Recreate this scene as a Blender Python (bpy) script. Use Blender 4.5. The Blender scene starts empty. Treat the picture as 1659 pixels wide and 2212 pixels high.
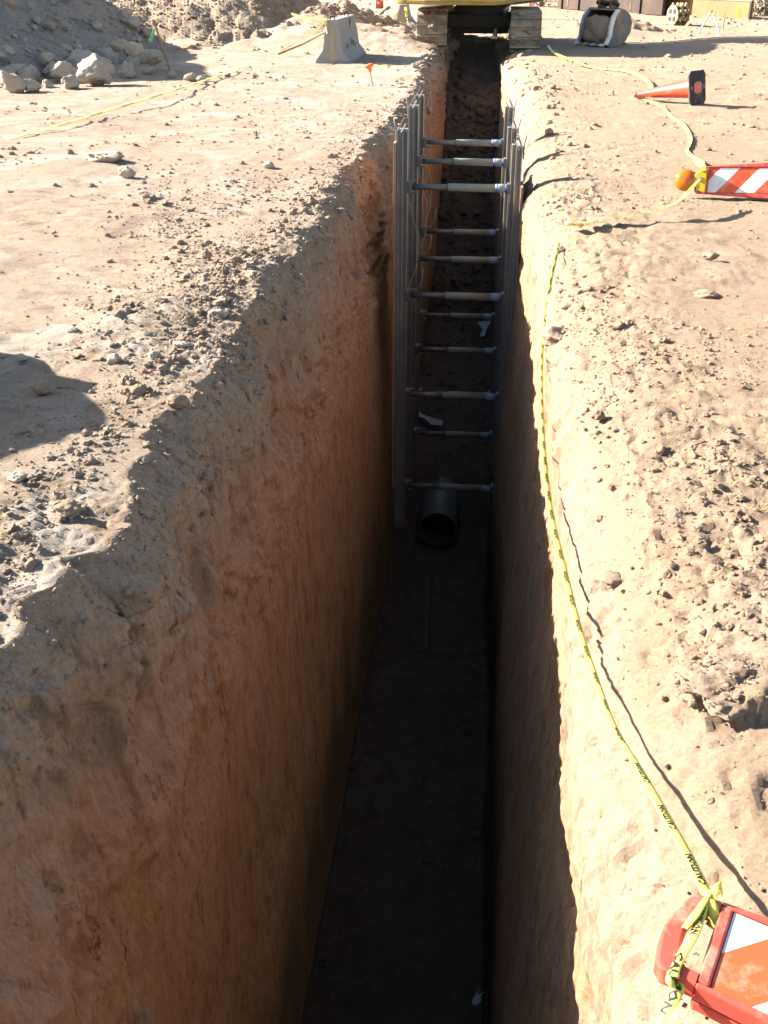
import bpy, bmesh, math, random
import numpy as np
from mathutils import Vector, Matrix
R = math.radians
C = bpy.context.scene.collection
SC = bpy.context.scene
rnd = random.Random(7)

# ------------------------------------------------------------------ camera, sky, sun, exposure
CAM_H, PITCH, YAW, FPX = 1.7, R(28), R(5.8), 2237.0
cd = bpy.data.cameras.new('camera'); cam = bpy.data.objects.new('camera', cd); C.objects.link(cam)
cd.sensor_fit = 'VERTICAL'; cd.sensor_height = 36; cd.lens = 36 * FPX / 2212
cd.clip_start = .05; cd.clip_end = 600
cam.location = (0, 0, CAM_H); cam.rotation_euler = (R(90) - PITCH, 0, YAW)
SC.camera = cam
SUN_EL, SHADOW_AZ = R(26.5), R(-15)
w = bpy.data.worlds.new('World'); SC.world = w; w.use_nodes = True
nt = w.node_tree; bg = nt.nodes['Background']
sky = nt.nodes.new('ShaderNodeTexSky'); sky.sky_type = 'NISHITA'; sky.sun_disc = False
sky.sun_elevation = SUN_EL; sky.air_density = 1.0; sky.dust_density = 1.2; sky.ozone_density = 1.0
sx, sy = -math.cos(SHADOW_AZ), -math.sin(SHADOW_AZ)
sky.sun_rotation = math.atan2(sx, sy) % (2 * math.pi)
nt.links.new(sky.outputs[0], bg.inputs[0]); bg.inputs[1].default_value = .06
sd = bpy.data.lights.new('sun', 'SUN'); sun = bpy.data.objects.new('sun', sd); C.objects.link(sun)
sd.energy = 5.0; sd.angle = R(.5); sd.color = (1, .94, .86)
L = Vector((sx * math.cos(SUN_EL), sy * math.cos(SUN_EL), math.sin(SUN_EL)))
sun.rotation_euler = L.to_track_quat('Z', 'Y').to_euler()
SC.view_settings.view_transform = 'Standard'; SC.view_settings.look = 'None'
SC.view_settings.exposure = 2.35; SC.view_settings.gamma = 1
SC.cycles.max_bounces = 6; SC.cycles.diffuse_bounces = 1

# ------------------------------------------------------------------ helpers
def at(x, y, z=0.0):
    """world point at height z seen along a ray of the photograph (1659 x 2212 units)"""
    r, d = (x - 829.5) / FPX, (y - 1106) / FPX
    yp = math.cos(PITCH) - d * math.sin(PITCH); zz = -(math.sin(PITCH) + d * math.cos(PITCH))
    v = (r * math.cos(YAW) - yp * math.sin(YAW), r * math.sin(YAW) + yp * math.cos(YAW), zz)
    t = (z - CAM_H) / zz
    return Vector((t * v[0], t * v[1], z))

def _hash(ix, iy, iz, seed):
    h = (ix.astype(np.int64) * 374761393 + iy.astype(np.int64) * 668265263 + iz.astype(np.int64) * 2147483647 + seed * 1274126177) & 0xffffffff
    h = ((h ^ (h >> 13)) * 1274126177) & 0xffffffff
    h = ((h ^ (h >> 16)) * 2246822519) & 0xffffffff
    return ((h ^ (h >> 15)) & 0xffff) / 32767.5 - 1.0

def vn(p, f, seed=0):
    q = p * np.asarray(f, float); i = np.floor(q); u = q - i; i = i.astype(np.int64)
    u = u * u * u * (u * (u * 6 - 15) + 10)
    r = 0
    for a in (0, 1):
        wx = u[..., 0] if a else 1 - u[..., 0]
        for b in (0, 1):
            wy = u[..., 1] if b else 1 - u[..., 1]
            for c in (0, 1):
                wz = u[..., 2] if c else 1 - u[..., 2]
                r = r + wx * wy * wz * _hash(i[..., 0] + a, i[..., 1] + b, i[..., 2] + c, seed)
    return r

def sstep(a, b, x):
    t = np.clip((x - a) / (b - a), 0, 1); return t * t * (3 - 2 * t)

def np_mesh(name, V, F, mat, parent=None, smooth=True, n=4):
    me = bpy.data.meshes.new(name); F = np.asarray(F, np.int32); nf = len(F)
    me.vertices.add(len(V)); me.vertices.foreach_set('co', np.asarray(V, np.float32).ravel())
    me.loops.add(nf * n); me.loops.foreach_set('vertex_index', F.ravel())
    me.polygons.add(nf); me.polygons.foreach_set('loop_start', np.arange(nf, dtype=np.int32) * n)
    me.polygons.foreach_set('loop_total', np.full(nf, n, np.int32))
    me.polygons.foreach_set('use_smooth', np.full(nf, smooth))
    me.update(calc_edges=True); me.validate()
    me.materials.append(mat)
    o = bpy.data.objects.new(name, me); C.objects.link(o)
    if parent: o.parent = parent
    return o

class MB:
    """collects boxes, tubes, prisms and lathes and links them as one mesh object"""
    def __init__(s): s.v = []; s.f = []; s.cut = []
    def add(s, vs, fs, M=None):
        b = len(s.v); s.cut.append((b, len(s.f)))
        for q in vs: s.v.append(tuple(M @ Vector(q)) if M else tuple(q))
        for q in fs: s.f.append(tuple(i + b for i in q))
        return s
    def box(s, c, d, M=None):
        x, y, z = [q / 2 for q in d]; vs = []
        for k in range(8): vs.append((c[0] + (x if k & 1 else -x), c[1] + (y if k & 2 else -y), c[2] + (z if k & 4 else -z)))
        return s.add(vs, [(0, 2, 3, 1), (4, 5, 7, 6), (0, 1, 5, 4), (2, 6, 7, 3), (0, 4, 6, 2), (1, 3, 7, 5)], M)
    def prism(s, poly, z0, z1, M=None, top=None):
        n = len(poly); top = top or poly
        vs = [(p[0], p[1], z0) for p in poly] + [(p[0], p[1], z1) for p in top]
        fs = [tuple(range(n - 1, -1, -1)), tuple(range(n, 2 * n))] + [(i, (i + 1) % n, n + (i + 1) % n, n + i) for i in range(n)]
        return s.add(vs, fs, M)
    def tube(s, pts, r, k=8, M=None, caps=True):
        pts = [Vector(p) for p in pts]; n = len(pts); rs = r if isinstance(r, (list, tuple)) else [r] * n
        vs = []; fs = []; prev = None
        for i, p in enumerate(pts):
            t = (pts[min(i + 1, n - 1)] - pts[max(i - 1, 0)]).normalized()
            if prev is None: a = t.orthogonal().normalized()
            else: a = (prev - t * prev.dot(t)).normalized()
            prev = a; b = t.cross(a)
            for j in range(k):
                an = 2 * math.pi * j / k; vs.append(p + (a * math.cos(an) + b * math.sin(an)) * rs[i])
        for i in range(n - 1):
            for j in range(k):
                fs.append((i * k + j, i * k + (j + 1) % k, (i + 1) * k + (j + 1) % k, (i + 1) * k + j))
        if caps: fs += [tuple(range(k - 1, -1, -1)), tuple(range((n - 1) * k, n * k))]
        return s.add(vs, fs, M)
    def lathe(s, prof, k=24, M=None):
        vs = []; fs = []; n = len(prof)
        for (r, z) in prof:
            for j in range(k): an = 2 * math.pi * j / k; vs.append((r * math.cos(an), r * math.sin(an), z))
        for i in range(n - 1):
            for j in range(k): fs.append((i * k + j, i * k + (j + 1) % k, (i + 1) * k + (j + 1) % k, (i + 1) * k + j))
        return s.add(vs, fs, M)
    def each(s, name, mat, parent=None, **k):
        cs = s.cut + [(len(s.v), len(s.f))]; out = []
        for (v0, f0), (v1, f1) in zip(cs[:-1], cs[1:]):
            m = MB(); m.v = s.v[v0:v1]; m.f = [tuple(i - v0 for i in f) for f in s.f[f0:f1]]; out.append(m.build(name, mat, parent, **k))
        return out
    def build(s, name, mat, parent=None, smooth=False, bevel=0, M=None):
        me = bpy.data.meshes.new(name); me.from_pydata(s.v, [], s.f); me.update(); me.materials.append(mat)
        bm = bmesh.new(); bm.from_mesh(me); bmesh.ops.recalc_face_normals(bm, faces=bm.faces); bm.to_mesh(me); bm.free()
        if smooth: me.polygons.foreach_set('use_smooth', [True] * len(me.polygons))
        o = bpy.data.objects.new(name, me); C.objects.link(o)
        if parent: o.parent = parent
        if M is not None: o.matrix_local = M
        if bevel:
            m = o.modifiers.new('bevel', 'BEVEL'); m.width = bevel; m.segments = 2; m.limit_method = 'ANGLE'; m.angle_limit = R(40)
        return o

def tag(o, label=None, cat=None, group=None, kind=None):
    if label: o['label'] = label
    if cat: o['category'] = cat
    if group: o['group'] = group
    if kind: o['kind'] = kind
    return o

def thing(name, label, cat, M=None, group=None):
    o = bpy.data.objects.new(name, None); C.objects.link(o); o.empty_display_size = .1
    if M is not None: o.matrix_world = M
    return tag(o, label, cat, group)

def copy_tree(o, parent=None):
    c = o.copy(); C.objects.link(c)
    if parent: c.parent = parent
    for ch in list(o.children): copy_tree(ch, c)
    return c

def frame(o, x, y, z=None):
    """matrix with origin o, x axis, approximate y axis"""
    x = Vector(x).normalized(); y = Vector(y); zz = x.cross(y).normalized(); y = zz.cross(x)
    m = Matrix((x, y, zz)).transposed().to_4x4(); m.translation = Vector(o); return m

# ------------------------------------------------------------------ materials
def mat(name, col, rough=.6, metal=0, var=.12, scale=8, bump=.0, bscale=60, dirt=None, dirt_amt=.0, dscale=3, spec=.4, trans=0):
    m = bpy.data.materials.new(name); m.use_nodes = True; t = m.node_tree; n = t.nodes; b = n['Principled BSDF']
    b.inputs['Roughness'].default_value = rough; b.inputs['Metallic'].default_value = metal
    b.inputs['Specular IOR Level'].default_value = spec
    if trans: b.inputs['Transmission Weight'].default_value = trans
    tc = n.new('ShaderNodeTexCoord')
    ns = n.new('ShaderNodeTexNoise'); ns.inputs['Scale'].default_value = scale; ns.inputs['Detail'].default_value = 8
    ns.inputs['Roughness'].default_value = .65
    t.links.new(tc.outputs['Object'], ns.inputs['Vector'])
    mx = n.new('ShaderNodeMix'); mx.data_type = 'RGBA'
    mx.inputs[6].default_value = tuple(c * (1 - var * 1.6) for c in col) + (1,)
    mx.inputs[7].default_value = tuple(min(1, c * (1 + var * 1.6)) for c in col) + (1,)
    t.links.new(ns.outputs[0], mx.inputs[0]); out = mx.outputs[2]
    if dirt:
        nd = n.new('ShaderNodeTexNoise'); nd.inputs['Scale'].default_value = dscale; nd.inputs['Detail'].default_value = 10
        nd.inputs['Roughness'].default_value = .7; t.links.new(tc.outputs['Object'], nd.inputs['Vector'])
        rp = n.new('ShaderNodeValToRGB'); rp.color_ramp.elements[0].position = .62 - .35 * dirt_amt; rp.color_ramp.elements[1].position = .80 - .35 * dirt_amt
        t.links.new(nd.outputs[0], rp.inputs[0])
        m2 = n.new('ShaderNodeMix'); m2.data_type = 'RGBA'; t.links.new(rp.outputs[0], m2.inputs[0])
        t.links.new(out, m2.inputs[6]); m2.inputs[7].default_value = tuple(dirt) + (1,); out = m2.outputs[2]
    t.links.new(out, b.inputs['Base Color'])
    if bump:
        nb = n.new('ShaderNodeTexNoise'); nb.inputs['Scale'].default_value = bscale; nb.inputs['Detail'].default_value = 6
        t.links.new(tc.outputs['Object'], nb.inputs['Vector'])
        bp = n.new('ShaderNodeBump'); bp.inputs['Strength'].default_value = bump; bp.inputs['Distance'].default_value = .01
        t.links.new(nb.outputs[0], bp.inputs['Height']); t.links.new(bp.outputs[0], b.inputs['Normal'])
    return m

def soil(name, ca, cb, cc, stretch=1.0, s1=.7, s2=4.5, speck=.0, bump=.6, top=None, crust=None, east=None, smear=None, deep_shade=None):
    """dry earth: two broad tones, a third in blotches, dark pits, fine grain; top = paler dry skin above a height"""
    m = bpy.data.materials.new(name); m.use_nodes = True; t = m.node_tree; n = t.nodes; lk = t.links.new; b = n['Principled BSDF']
    b.inputs['Roughness'].default_value = .95; b.inputs['Specular IOR Level'].default_value = .12
    tc = n.new('ShaderNodeTexCoord'); mp = n.new('ShaderNodeMapping'); lk(tc.outputs['Object'], mp.inputs[0])
    mp.inputs['Scale'].default_value = (1, 1, stretch)
    def noise(sc, det, ro, dist=0):
        q = n.new('ShaderNodeTexNoise'); q.inputs['Scale'].default_value = sc; q.inputs['Detail'].default_value = det
        q.inputs['Roughness'].default_value = ro; q.inputs['Distortion'].default_value = dist; lk(mp.outputs[0], q.inputs['Vector']); return q.outputs[0]
    def ramp(v, a, c):
        q = n.new('ShaderNodeValToRGB'); q.color_ramp.elements[0].position = a; q.color_ramp.elements[1].position = c; lk(v, q.inputs[0]); return q.outputs[0]
    def mix(f, a, c, mode='MIX'):
        q = n.new('ShaderNodeMix'); q.data_type = 'RGBA'; q.blend_type = mode
        if isinstance(f, float): q.inputs[0].default_value = f
        else: lk(f, q.inputs[0])
        for k, v in ((6, a), (7, c)):
            if isinstance(v, tuple): q.inputs[k].default_value = v + (1,)
            else: lk(v, q.inputs[k])
        return q.outputs[2]
    col = mix(ramp(noise(s1, 7, .62, .4), .36, .64), ca, cb)
    col = mix(ramp(noise(s2, 9, .68, .6), .50, .66), col, cc)
    if crust: col = mix(ramp(noise(1.3, 10, .72, .8), .50, .60), col, crust)
    if east:                                                             # the right bank is a warmer soil
        sp = n.new('ShaderNodeSeparateXYZ'); lk(tc.outputs['Object'], sp.inputs[0])
        mr = n.new('ShaderNodeMapRange'); mr.inputs[1].default_value = -.6; mr.inputs[2].default_value = .4; mr.inputs[4].default_value = .75; lk(sp.outputs[0], mr.inputs[0])
        col = mix(mr.outputs[0], col, east)
    if smear:
        col = mix(ramp(noise(3.6, 10, .72, .3), .54, .66), col, smear)
        col = mix(ramp(noise(15, 10, .76, .2), .55, .66), col, (smear[0] * .62, smear[1] * .52, smear[2] * .46))
    if top:
        sp = n.new('ShaderNodeSeparateXYZ'); lk(tc.outputs['Object'], sp.inputs[0])
        ad = n.new('ShaderNodeMath'); ad.operation = 'MULTIPLY_ADD'; lk(noise(3, 6, .6), ad.inputs[0]); ad.inputs[1].default_value = 1.1; lk(sp.outputs[2], ad.inputs[2])
        mr = n.new('ShaderNodeMapRange'); mr.inputs[1].default_value = top[1]; mr.inputs[2].default_value = top[2]; lk(ad.outputs[0], mr.inputs[0])
        col = mix(mr.outputs[0], col, top[0])
    if deep_shade:                                                             # shade deep in the cut, put into the soil colour low down
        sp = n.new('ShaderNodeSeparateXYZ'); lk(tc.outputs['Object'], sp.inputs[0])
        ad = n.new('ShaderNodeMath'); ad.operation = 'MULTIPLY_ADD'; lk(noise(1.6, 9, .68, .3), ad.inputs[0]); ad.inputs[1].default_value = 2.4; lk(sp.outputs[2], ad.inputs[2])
        mr = n.new('ShaderNodeMapRange'); mr.inputs[1].default_value = deep_shade[1]; mr.inputs[2].default_value = deep_shade[2]; mr.inputs[3].default_value = 1; mr.inputs[4].default_value = 0; lk(ad.outputs[0], mr.inputs[0])
        col = mix(mr.outputs[0], col, deep_shade[0])
    g = noise(55, 10, .8); gr = n.new('ShaderNodeMapRange'); lk(g, gr.inputs[0]); gr.inputs[1].default_value = .2; gr.inputs[2].default_value = .8; gr.inputs[3].default_value = .6; gr.inputs[4].default_value = 1.4
    col = mix(1.0, col, gr.outputs[0], 'MULTIPLY')
    if speck:
        sv = ramp(noise(13, 12, .86, .2), .535, .63)
        sm = n.new('ShaderNodeMath'); sm.operation = 'MULTIPLY'; lk(sv, sm.inputs[0]); sm.inputs[1].default_value = speck
        col = mix(sm.outputs[0], col, (.17, .092, .05))
    lk(col, b.inputs['Base Color'])
    h1 = noise(20, 12, .74, .3); h2 = noise(110, 10, .78)
    bp = n.new('ShaderNodeBump'); bp.inputs['Strength'].default_value = bump; bp.inputs['Distance'].default_value = .11; lk(h1, bp.inputs['Height'])
    b2 = n.new('ShaderNodeBump'); b2.inputs['Strength'].default_value = min(1, bump * 1.3); b2.inputs['Distance'].default_value = .026; lk(h2, b2.inputs['Height'])
    lk(bp.outputs[0], b2.inputs['Normal']); lk(b2.outputs[0], b.inputs['Normal'])
    return m

M = {}
M['ground'] = soil('dry_soil', (.42, .307, .212), (.45, .343, .253), (.355, .246, .162), crust=(.48, .405, .325), east=(.425, .292, .187), bump=.65)
M['wall'] = soil('cut_earth', (.60, .335, .175), (.62, .395, .24), (.46, .245, .13), stretch=.30, s1=1.3, s2=9, speck=1.0, bump=.8, smear=(.53, .40, .29), top=((.48, .365, .255), -.25, .55), deep_shade=((.16, .118, .086), -2.6, -1.5))
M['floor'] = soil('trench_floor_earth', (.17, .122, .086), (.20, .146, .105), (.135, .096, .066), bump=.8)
M['clod'] = soil('clod_earth', (.40, .292, .205), (.43, .328, .242), (.35, .245, .165), s1=.8, s2=3, east=(.42, .287, .185), bump=.55)
M['grey_spoil'] = soil('grey_spoil', (.44, .365, .30), (.48, .41, .34), (.39, .31, .24), s1=.4, s2=2.5, bump=.8)
M['brown_spoil'] = soil('brown_spoil', (.45, .335, .23), (.48, .37, .265), (.39, .28, .19), s1=.4, s2=2.5, bump=.8)
M['rock'] = mat('pale_rock', (.36, .295, .225), .95, var=.22, scale=7, bump=.9, bscale=16, spec=.1)
M['concrete'] = mat('weathered_concrete', (.29, .282, .262), .9, var=.12, scale=5, bump=.3, bscale=60, dirt=(.34, .26, .18), dirt_amt=.35, dscale=2.2, spec=.2)
M['slot'] = mat('rust_stained_slot', (.10, .075, .055), .9)
M['alu'] = mat('dull_aluminium', (.21, .198, .18), .65, .1, var=.12, scale=6, bump=.1, dirt=(.30, .24, .18), dirt_amt=.45, dscale=4)
M['steel'] = mat('galvanised_steel', (.36, .37, .38), .4, .8, var=.15)
M['tube_dark'] = mat('dusty_steel_tube', (.13, .122, .11), .5, .35, var=.15, scale=9, dirt=(.30, .23, .16), dirt_amt=.3)
M['tube'] = mat('olive_painted_tube', (.21, .215, .175), .6, .1, var=.1, scale=9, dirt=(.33, .25, .17), dirt_amt=.25)
M['collar'] = mat('white_collar', (.27, .29, .31), .5)
M['blue'] = mat('blue_band', (.05, .16, .42), .5)
M['plywood'] = mat('plywood', (.33, .20, .13), .85, var=.2, scale=5, bump=.2)
M['hose'] = mat('dusty_hose', (.30, .25, .18), .8)
M['pvc'] = mat('grey_green_pipe', (.09, .105, .09), .5, var=.1)
M['yellow_tape'] = mat('yellow_plastic_tape', (.68, .60, .10), .38, var=.08, scale=5, spec=.3)
M['black'] = mat('black_ink', (.012, .012, .012), .6)
M['orange'] = mat('orange_plastic', (.62, .07, .045), .42, var=.07, scale=5, dirt=(.62, .24, .16), dirt_amt=.35, dscale=14, bump=.05)
M['orange_sheet'] = mat('orange_sheeting', (.60, .085, .028), .35, var=.05, scale=6, dirt=(.66, .26, .16), dirt_amt=.3, dscale=9)
M['white_sheet'] = mat('white_sheeting', (.72, .72, .70), .35, var=.04, scale=9, dirt=(.6, .53, .44), dirt_amt=.25, dscale=12)
M['rubber'] = mat('black_rubber', (.022, .022, .022), .75, var=.2, dirt=(.16, .12, .08), dirt_amt=.3)
M['cone'] = mat('faded_orange_cone', (.52, .065, .03), .45, var=.08, dirt=(.50, .16, .09), dirt_amt=.25, dscale=7)
M['lamp_yellow'] = mat('yellow_lamp_case', (.60, .40, .015), .4, var=.06)
M['amber'] = mat('amber_lens', (.52, .125, .004), .14, var=.06, spec=.7)
M['cat_yellow'] = mat('worn_yellow_paint', (.38, .27, .06), .5, var=.15, scale=3, dirt=(.36, .27, .18), dirt_amt=.35)
M['red'] = mat('dark_red_paint', (.33, .035, .03), .45, var=.12)
M['track'] = mat('muddy_track_shoes', (.25, .205, .155), .8, .15, var=.25, scale=6, bump=.4, dirt=(.46, .35, .24), dirt_amt=.6, dscale=3)
M['dark_steel'] = mat('dark_greasy_steel', (.045, .04, .036), .7, .3, var=.3)
M['glass'] = mat('dark_window_glass', (.02, .025, .03), .08)
M['bucket'] = mat('worn_bucket_steel', (.14, .13, .13), .5, .5, var=.3, scale=5, dirt=(.30, .20, .13), dirt_amt=.35)
M['bright'] = mat('polished_steel_edge', (.62, .61, .58), .42, .5, var=.1, dirt=(.42, .33, .24), dirt_amt=.25)
M['rust'] = mat('rusty_brown_steel', (.052, .032, .024), .8, .1, var=.35, scale=2.2, dirt=(.10, .055, .03), dirt_amt=.4, dscale=1.3)
M['tan_steel'] = mat('rusty_yellow_steel', (.19, .115, .04), .75, .05, var=.22, scale=2, dirt=(.16, .085, .04), dirt_amt=.3, dscale=1.2)
M['tan_paint'] = mat('dusty_yellow_paint', (.36, .25, .125), .75, var=.2, scale=4, dirt=(.42, .31, .2), dirt_amt=.4)
M['pale_paint'] = mat('chalky_white_paint', (.45, .42, .40), .6, var=.1)
M['wood'] = mat('pale_wood', (.48, .34, .2), .8, var=.15, scale=12)
M['stick'] = mat('dry_stick', (.30, .20, .12), .85, var=.2)
M['green_ribbon'] = mat('green_ribbon', (.12, .50, .26), .5)
M['orange_cap'] = mat('orange_cap', (.72, .16, .05), .5)
M['paper'] = mat('white_paper', (.36, .375, .395), .7, var=.05)
M['leaf'] = mat('green_leaves', (.085, .15, .045), .6, var=.5, scale=3)
M['dry_leaf'] = mat('dry_twigs', (.33, .27, .19), .85, var=.25, scale=4)

# ------------------------------------------------------------------ terrain functions
YK = [-3, 2, 2.5, 2.9, 3.4, 4.2, 5.5, 6.6, 7.7, 9, 11.4, 14, 18.7, 20, 26, 400]
LK = [-1.36, -1.35, -1.29, -1.21, -1.19, -1.24, -1.32, -1.30, -1.28, -1.34, -1.30, -1.27, -1.31, -1.48, -1.35, -1.35]
def lipL(y):
    a = np.zeros(np.shape(y) + (3,)); a[..., 1] = y
    return np.interp(y, YK, LK) - .03 + .06 * vn(a, 1.1, 31) + .05 * vn(a, 3.7, 32) + .035 * vn(a, 8.5, 35) + .02 * vn(a, 19, 36)
def shR(y):
    a = np.zeros(np.shape(y) + (3,)); a[..., 1] = y
    return .03 * vn(a, .8, 33) + .012 * vn(a, 3.3, 34) - .22 * sstep(15, 23, y) - .03 * sstep(8, 9, y)
FD = [0, .025, .07, .16, .32, .8, 1.25, 2.0, 4.5]; FF = [0, .11, .21, .33, .46, .70, .84, .93, 1.0]
RD = [0, .015, .04, .09, .17, .27, .42, .7, 1.3, 2.5, 4.5]; RX = [.92, .74, .60, .49, .395, .335, .338, .352, .32, .235, .20]
def depth(y):
    return np.interp(y, [-.3, 0, 11.15, 11.75, 16, 17.2, 18, 19, 21, 23, 24.5, 25.6, 26.3], [0, 4.5, 4.5, 3.97, 3.97, 3.95, 3.85, 3.5, 2.6, 1.55, .75, .3, 0])
def bumpf(x, y, cx, cy, rx, ry, h): return h * np.exp(-((x - cx) / rx) ** 2 - ((y - cy) / ry) ** 2)

def gz(x, y):
    """height of the open ground, metres"""
    x = np.asarray(x, float); y = np.asarray(y, float)
    p = np.stack([x, y, np.zeros_like(x)], -1)
    near = 1 - sstep(25, 45, y)
    z = .035 * vn(p, .55, 1) + .012 * vn(p, 2.2, 2)
    q = p.copy(); q[..., 1] = p[..., 1] * 2.1 + .5 * p[..., 0]
    rough = sstep(-.15, .45, vn(p, .9, 9) + .35 * vn(p, 2.7, 10))
    z += rough * (.016 * vn(q, 5.5, 3) + .009 * np.abs(vn(p, 13, 4))) + .004 * vn(q, 14, 5) + .0025 * vn(p, 34, 6)
    z += near * bumpf(x, y, -1.72, 5.6, .36, 1.9, .05) + bumpf(x, y, -1.75, 2.9, .4, 1.0, .04)
    z += bumpf(x, y, -3.7, 25.5, 1.6, 1.3, .38) + bumpf(x, y, -6.0, 27, 2.5, 2.0, .5) + bumpf(x, y, 2.4, 30, 1.6, 1.2, .22) + bumpf(x, y, -2.2, 24.6, .7, .8, .14)
    z += bumpf(x, y, 6, 27.5, 2.6, .8, .12) + bumpf(x, y, 3.6, 26.2, 1.2, .5, .05)
    far = sstep(23, 27, y) * (1 - sstep(34, 46, y)) * (1 - sstep(-.5, 1.5, x))
    z += far * (.14 * np.abs(vn(p, 1.6, 11)) + .09 * vn(p, 4.5, 12))
    # raised dried slab of mud on the right bank
    e = .05 * vn(p, 7, 13) + .03 * vn(p, 19, 14) + .012 * vn(p, 45, 24)
    slab = sstep(.62, .645, x + e) * sstep(2.19, 2.205, y + e) * (1 - sstep(2.5, 2.8, y))
    z += .065 * slab
    b2 = p.copy(); b2[..., 0] = p[..., 0] + .5 * p[..., 1]; b2[..., 1] = p[..., 1] * .5
    b2[..., 1] += .05 * vn(p, 5.1, 36) + .02 * vn(p, 17, 37)
    cr = sstep(.47, .60, x) * sstep(2.0, 2.4, y) * (1 - sstep(3.7, 4.6, y)) * (1 - sstep(1.6, 2.4, x))
    z += cr * (.010 * np.abs(vn(b2, (22, 40, 1), 15)) + .007 * np.abs(vn(p, 47, 16)) + .010 * vn(p, 9, 17))
    cl = sstep(-2.5, -1.9, x) * (1 - sstep(-1.2, -1.0, x)) * sstep(1.5, 2.5, y) * (1 - sstep(8, 10, y)) * sstep(-.1, .5, vn(p, 1.7, 18) + .3)
    z += cl * (.014 * np.abs(vn(p, 19, 19)) + .012 * np.abs(vn(p, 41, 20)))
    bank = sstep(.30, .36, x) * (1 - sstep(.75, 1.1, x)) * sstep(.8, 1.2, y) * (1 - sstep(9, 12, y))
    z += bank * (.013 * (np.abs(vn(b2, 13, 25)) - .3) + .008 * np.abs(vn(b2, (27, 50, 1), 26)) - .018 * sstep(.42, .62, vn(p, (11, 8, 1), 27)) - .014 * sstep(.45, .6, vn(p, (21, 15, 1), 28)) + .012 * vn(p, 5, 29))
    # crawler prints: strips of grouser ridges left in the dried mud
    for (x0, sl, ya, yb, k) in ((-3.3, .10, 4, 20, 1), (-5.4, .10, 6, 20, 2), (2.7, -.10, 7, 22, 3), (4.6, -.10, 9, 23, 4), (1.35, .22, 4.5, 11, 5)):
        u = x - x0 - sl * (y - 10) - .08 * vn(p, .6, 70 + k); inside = sstep(.34, .27, np.abs(u)) * sstep(ya, ya + 2, y) * (1 - sstep(yb - 3, yb, y)) * sstep(-.5, .1, vn(p, .45, 80 + k))
        z += inside * (.010 * sstep(.2, .7, np.sin(y * 2 * math.pi / .21 + 3 * u * (k % 2) + 1.2 * vn(p, 2, 90 + k))) - .014)
    # old crawler ruts
    z += .010 * sstep(.3, .8, np.sin((y + .35 * x) * 9 + 2 * vn(p, .5, 21))) * sstep(2.0, 3.2, x) * sstep(13, 15, y) * (1 - sstep(23, 25, y))
    return z

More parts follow.
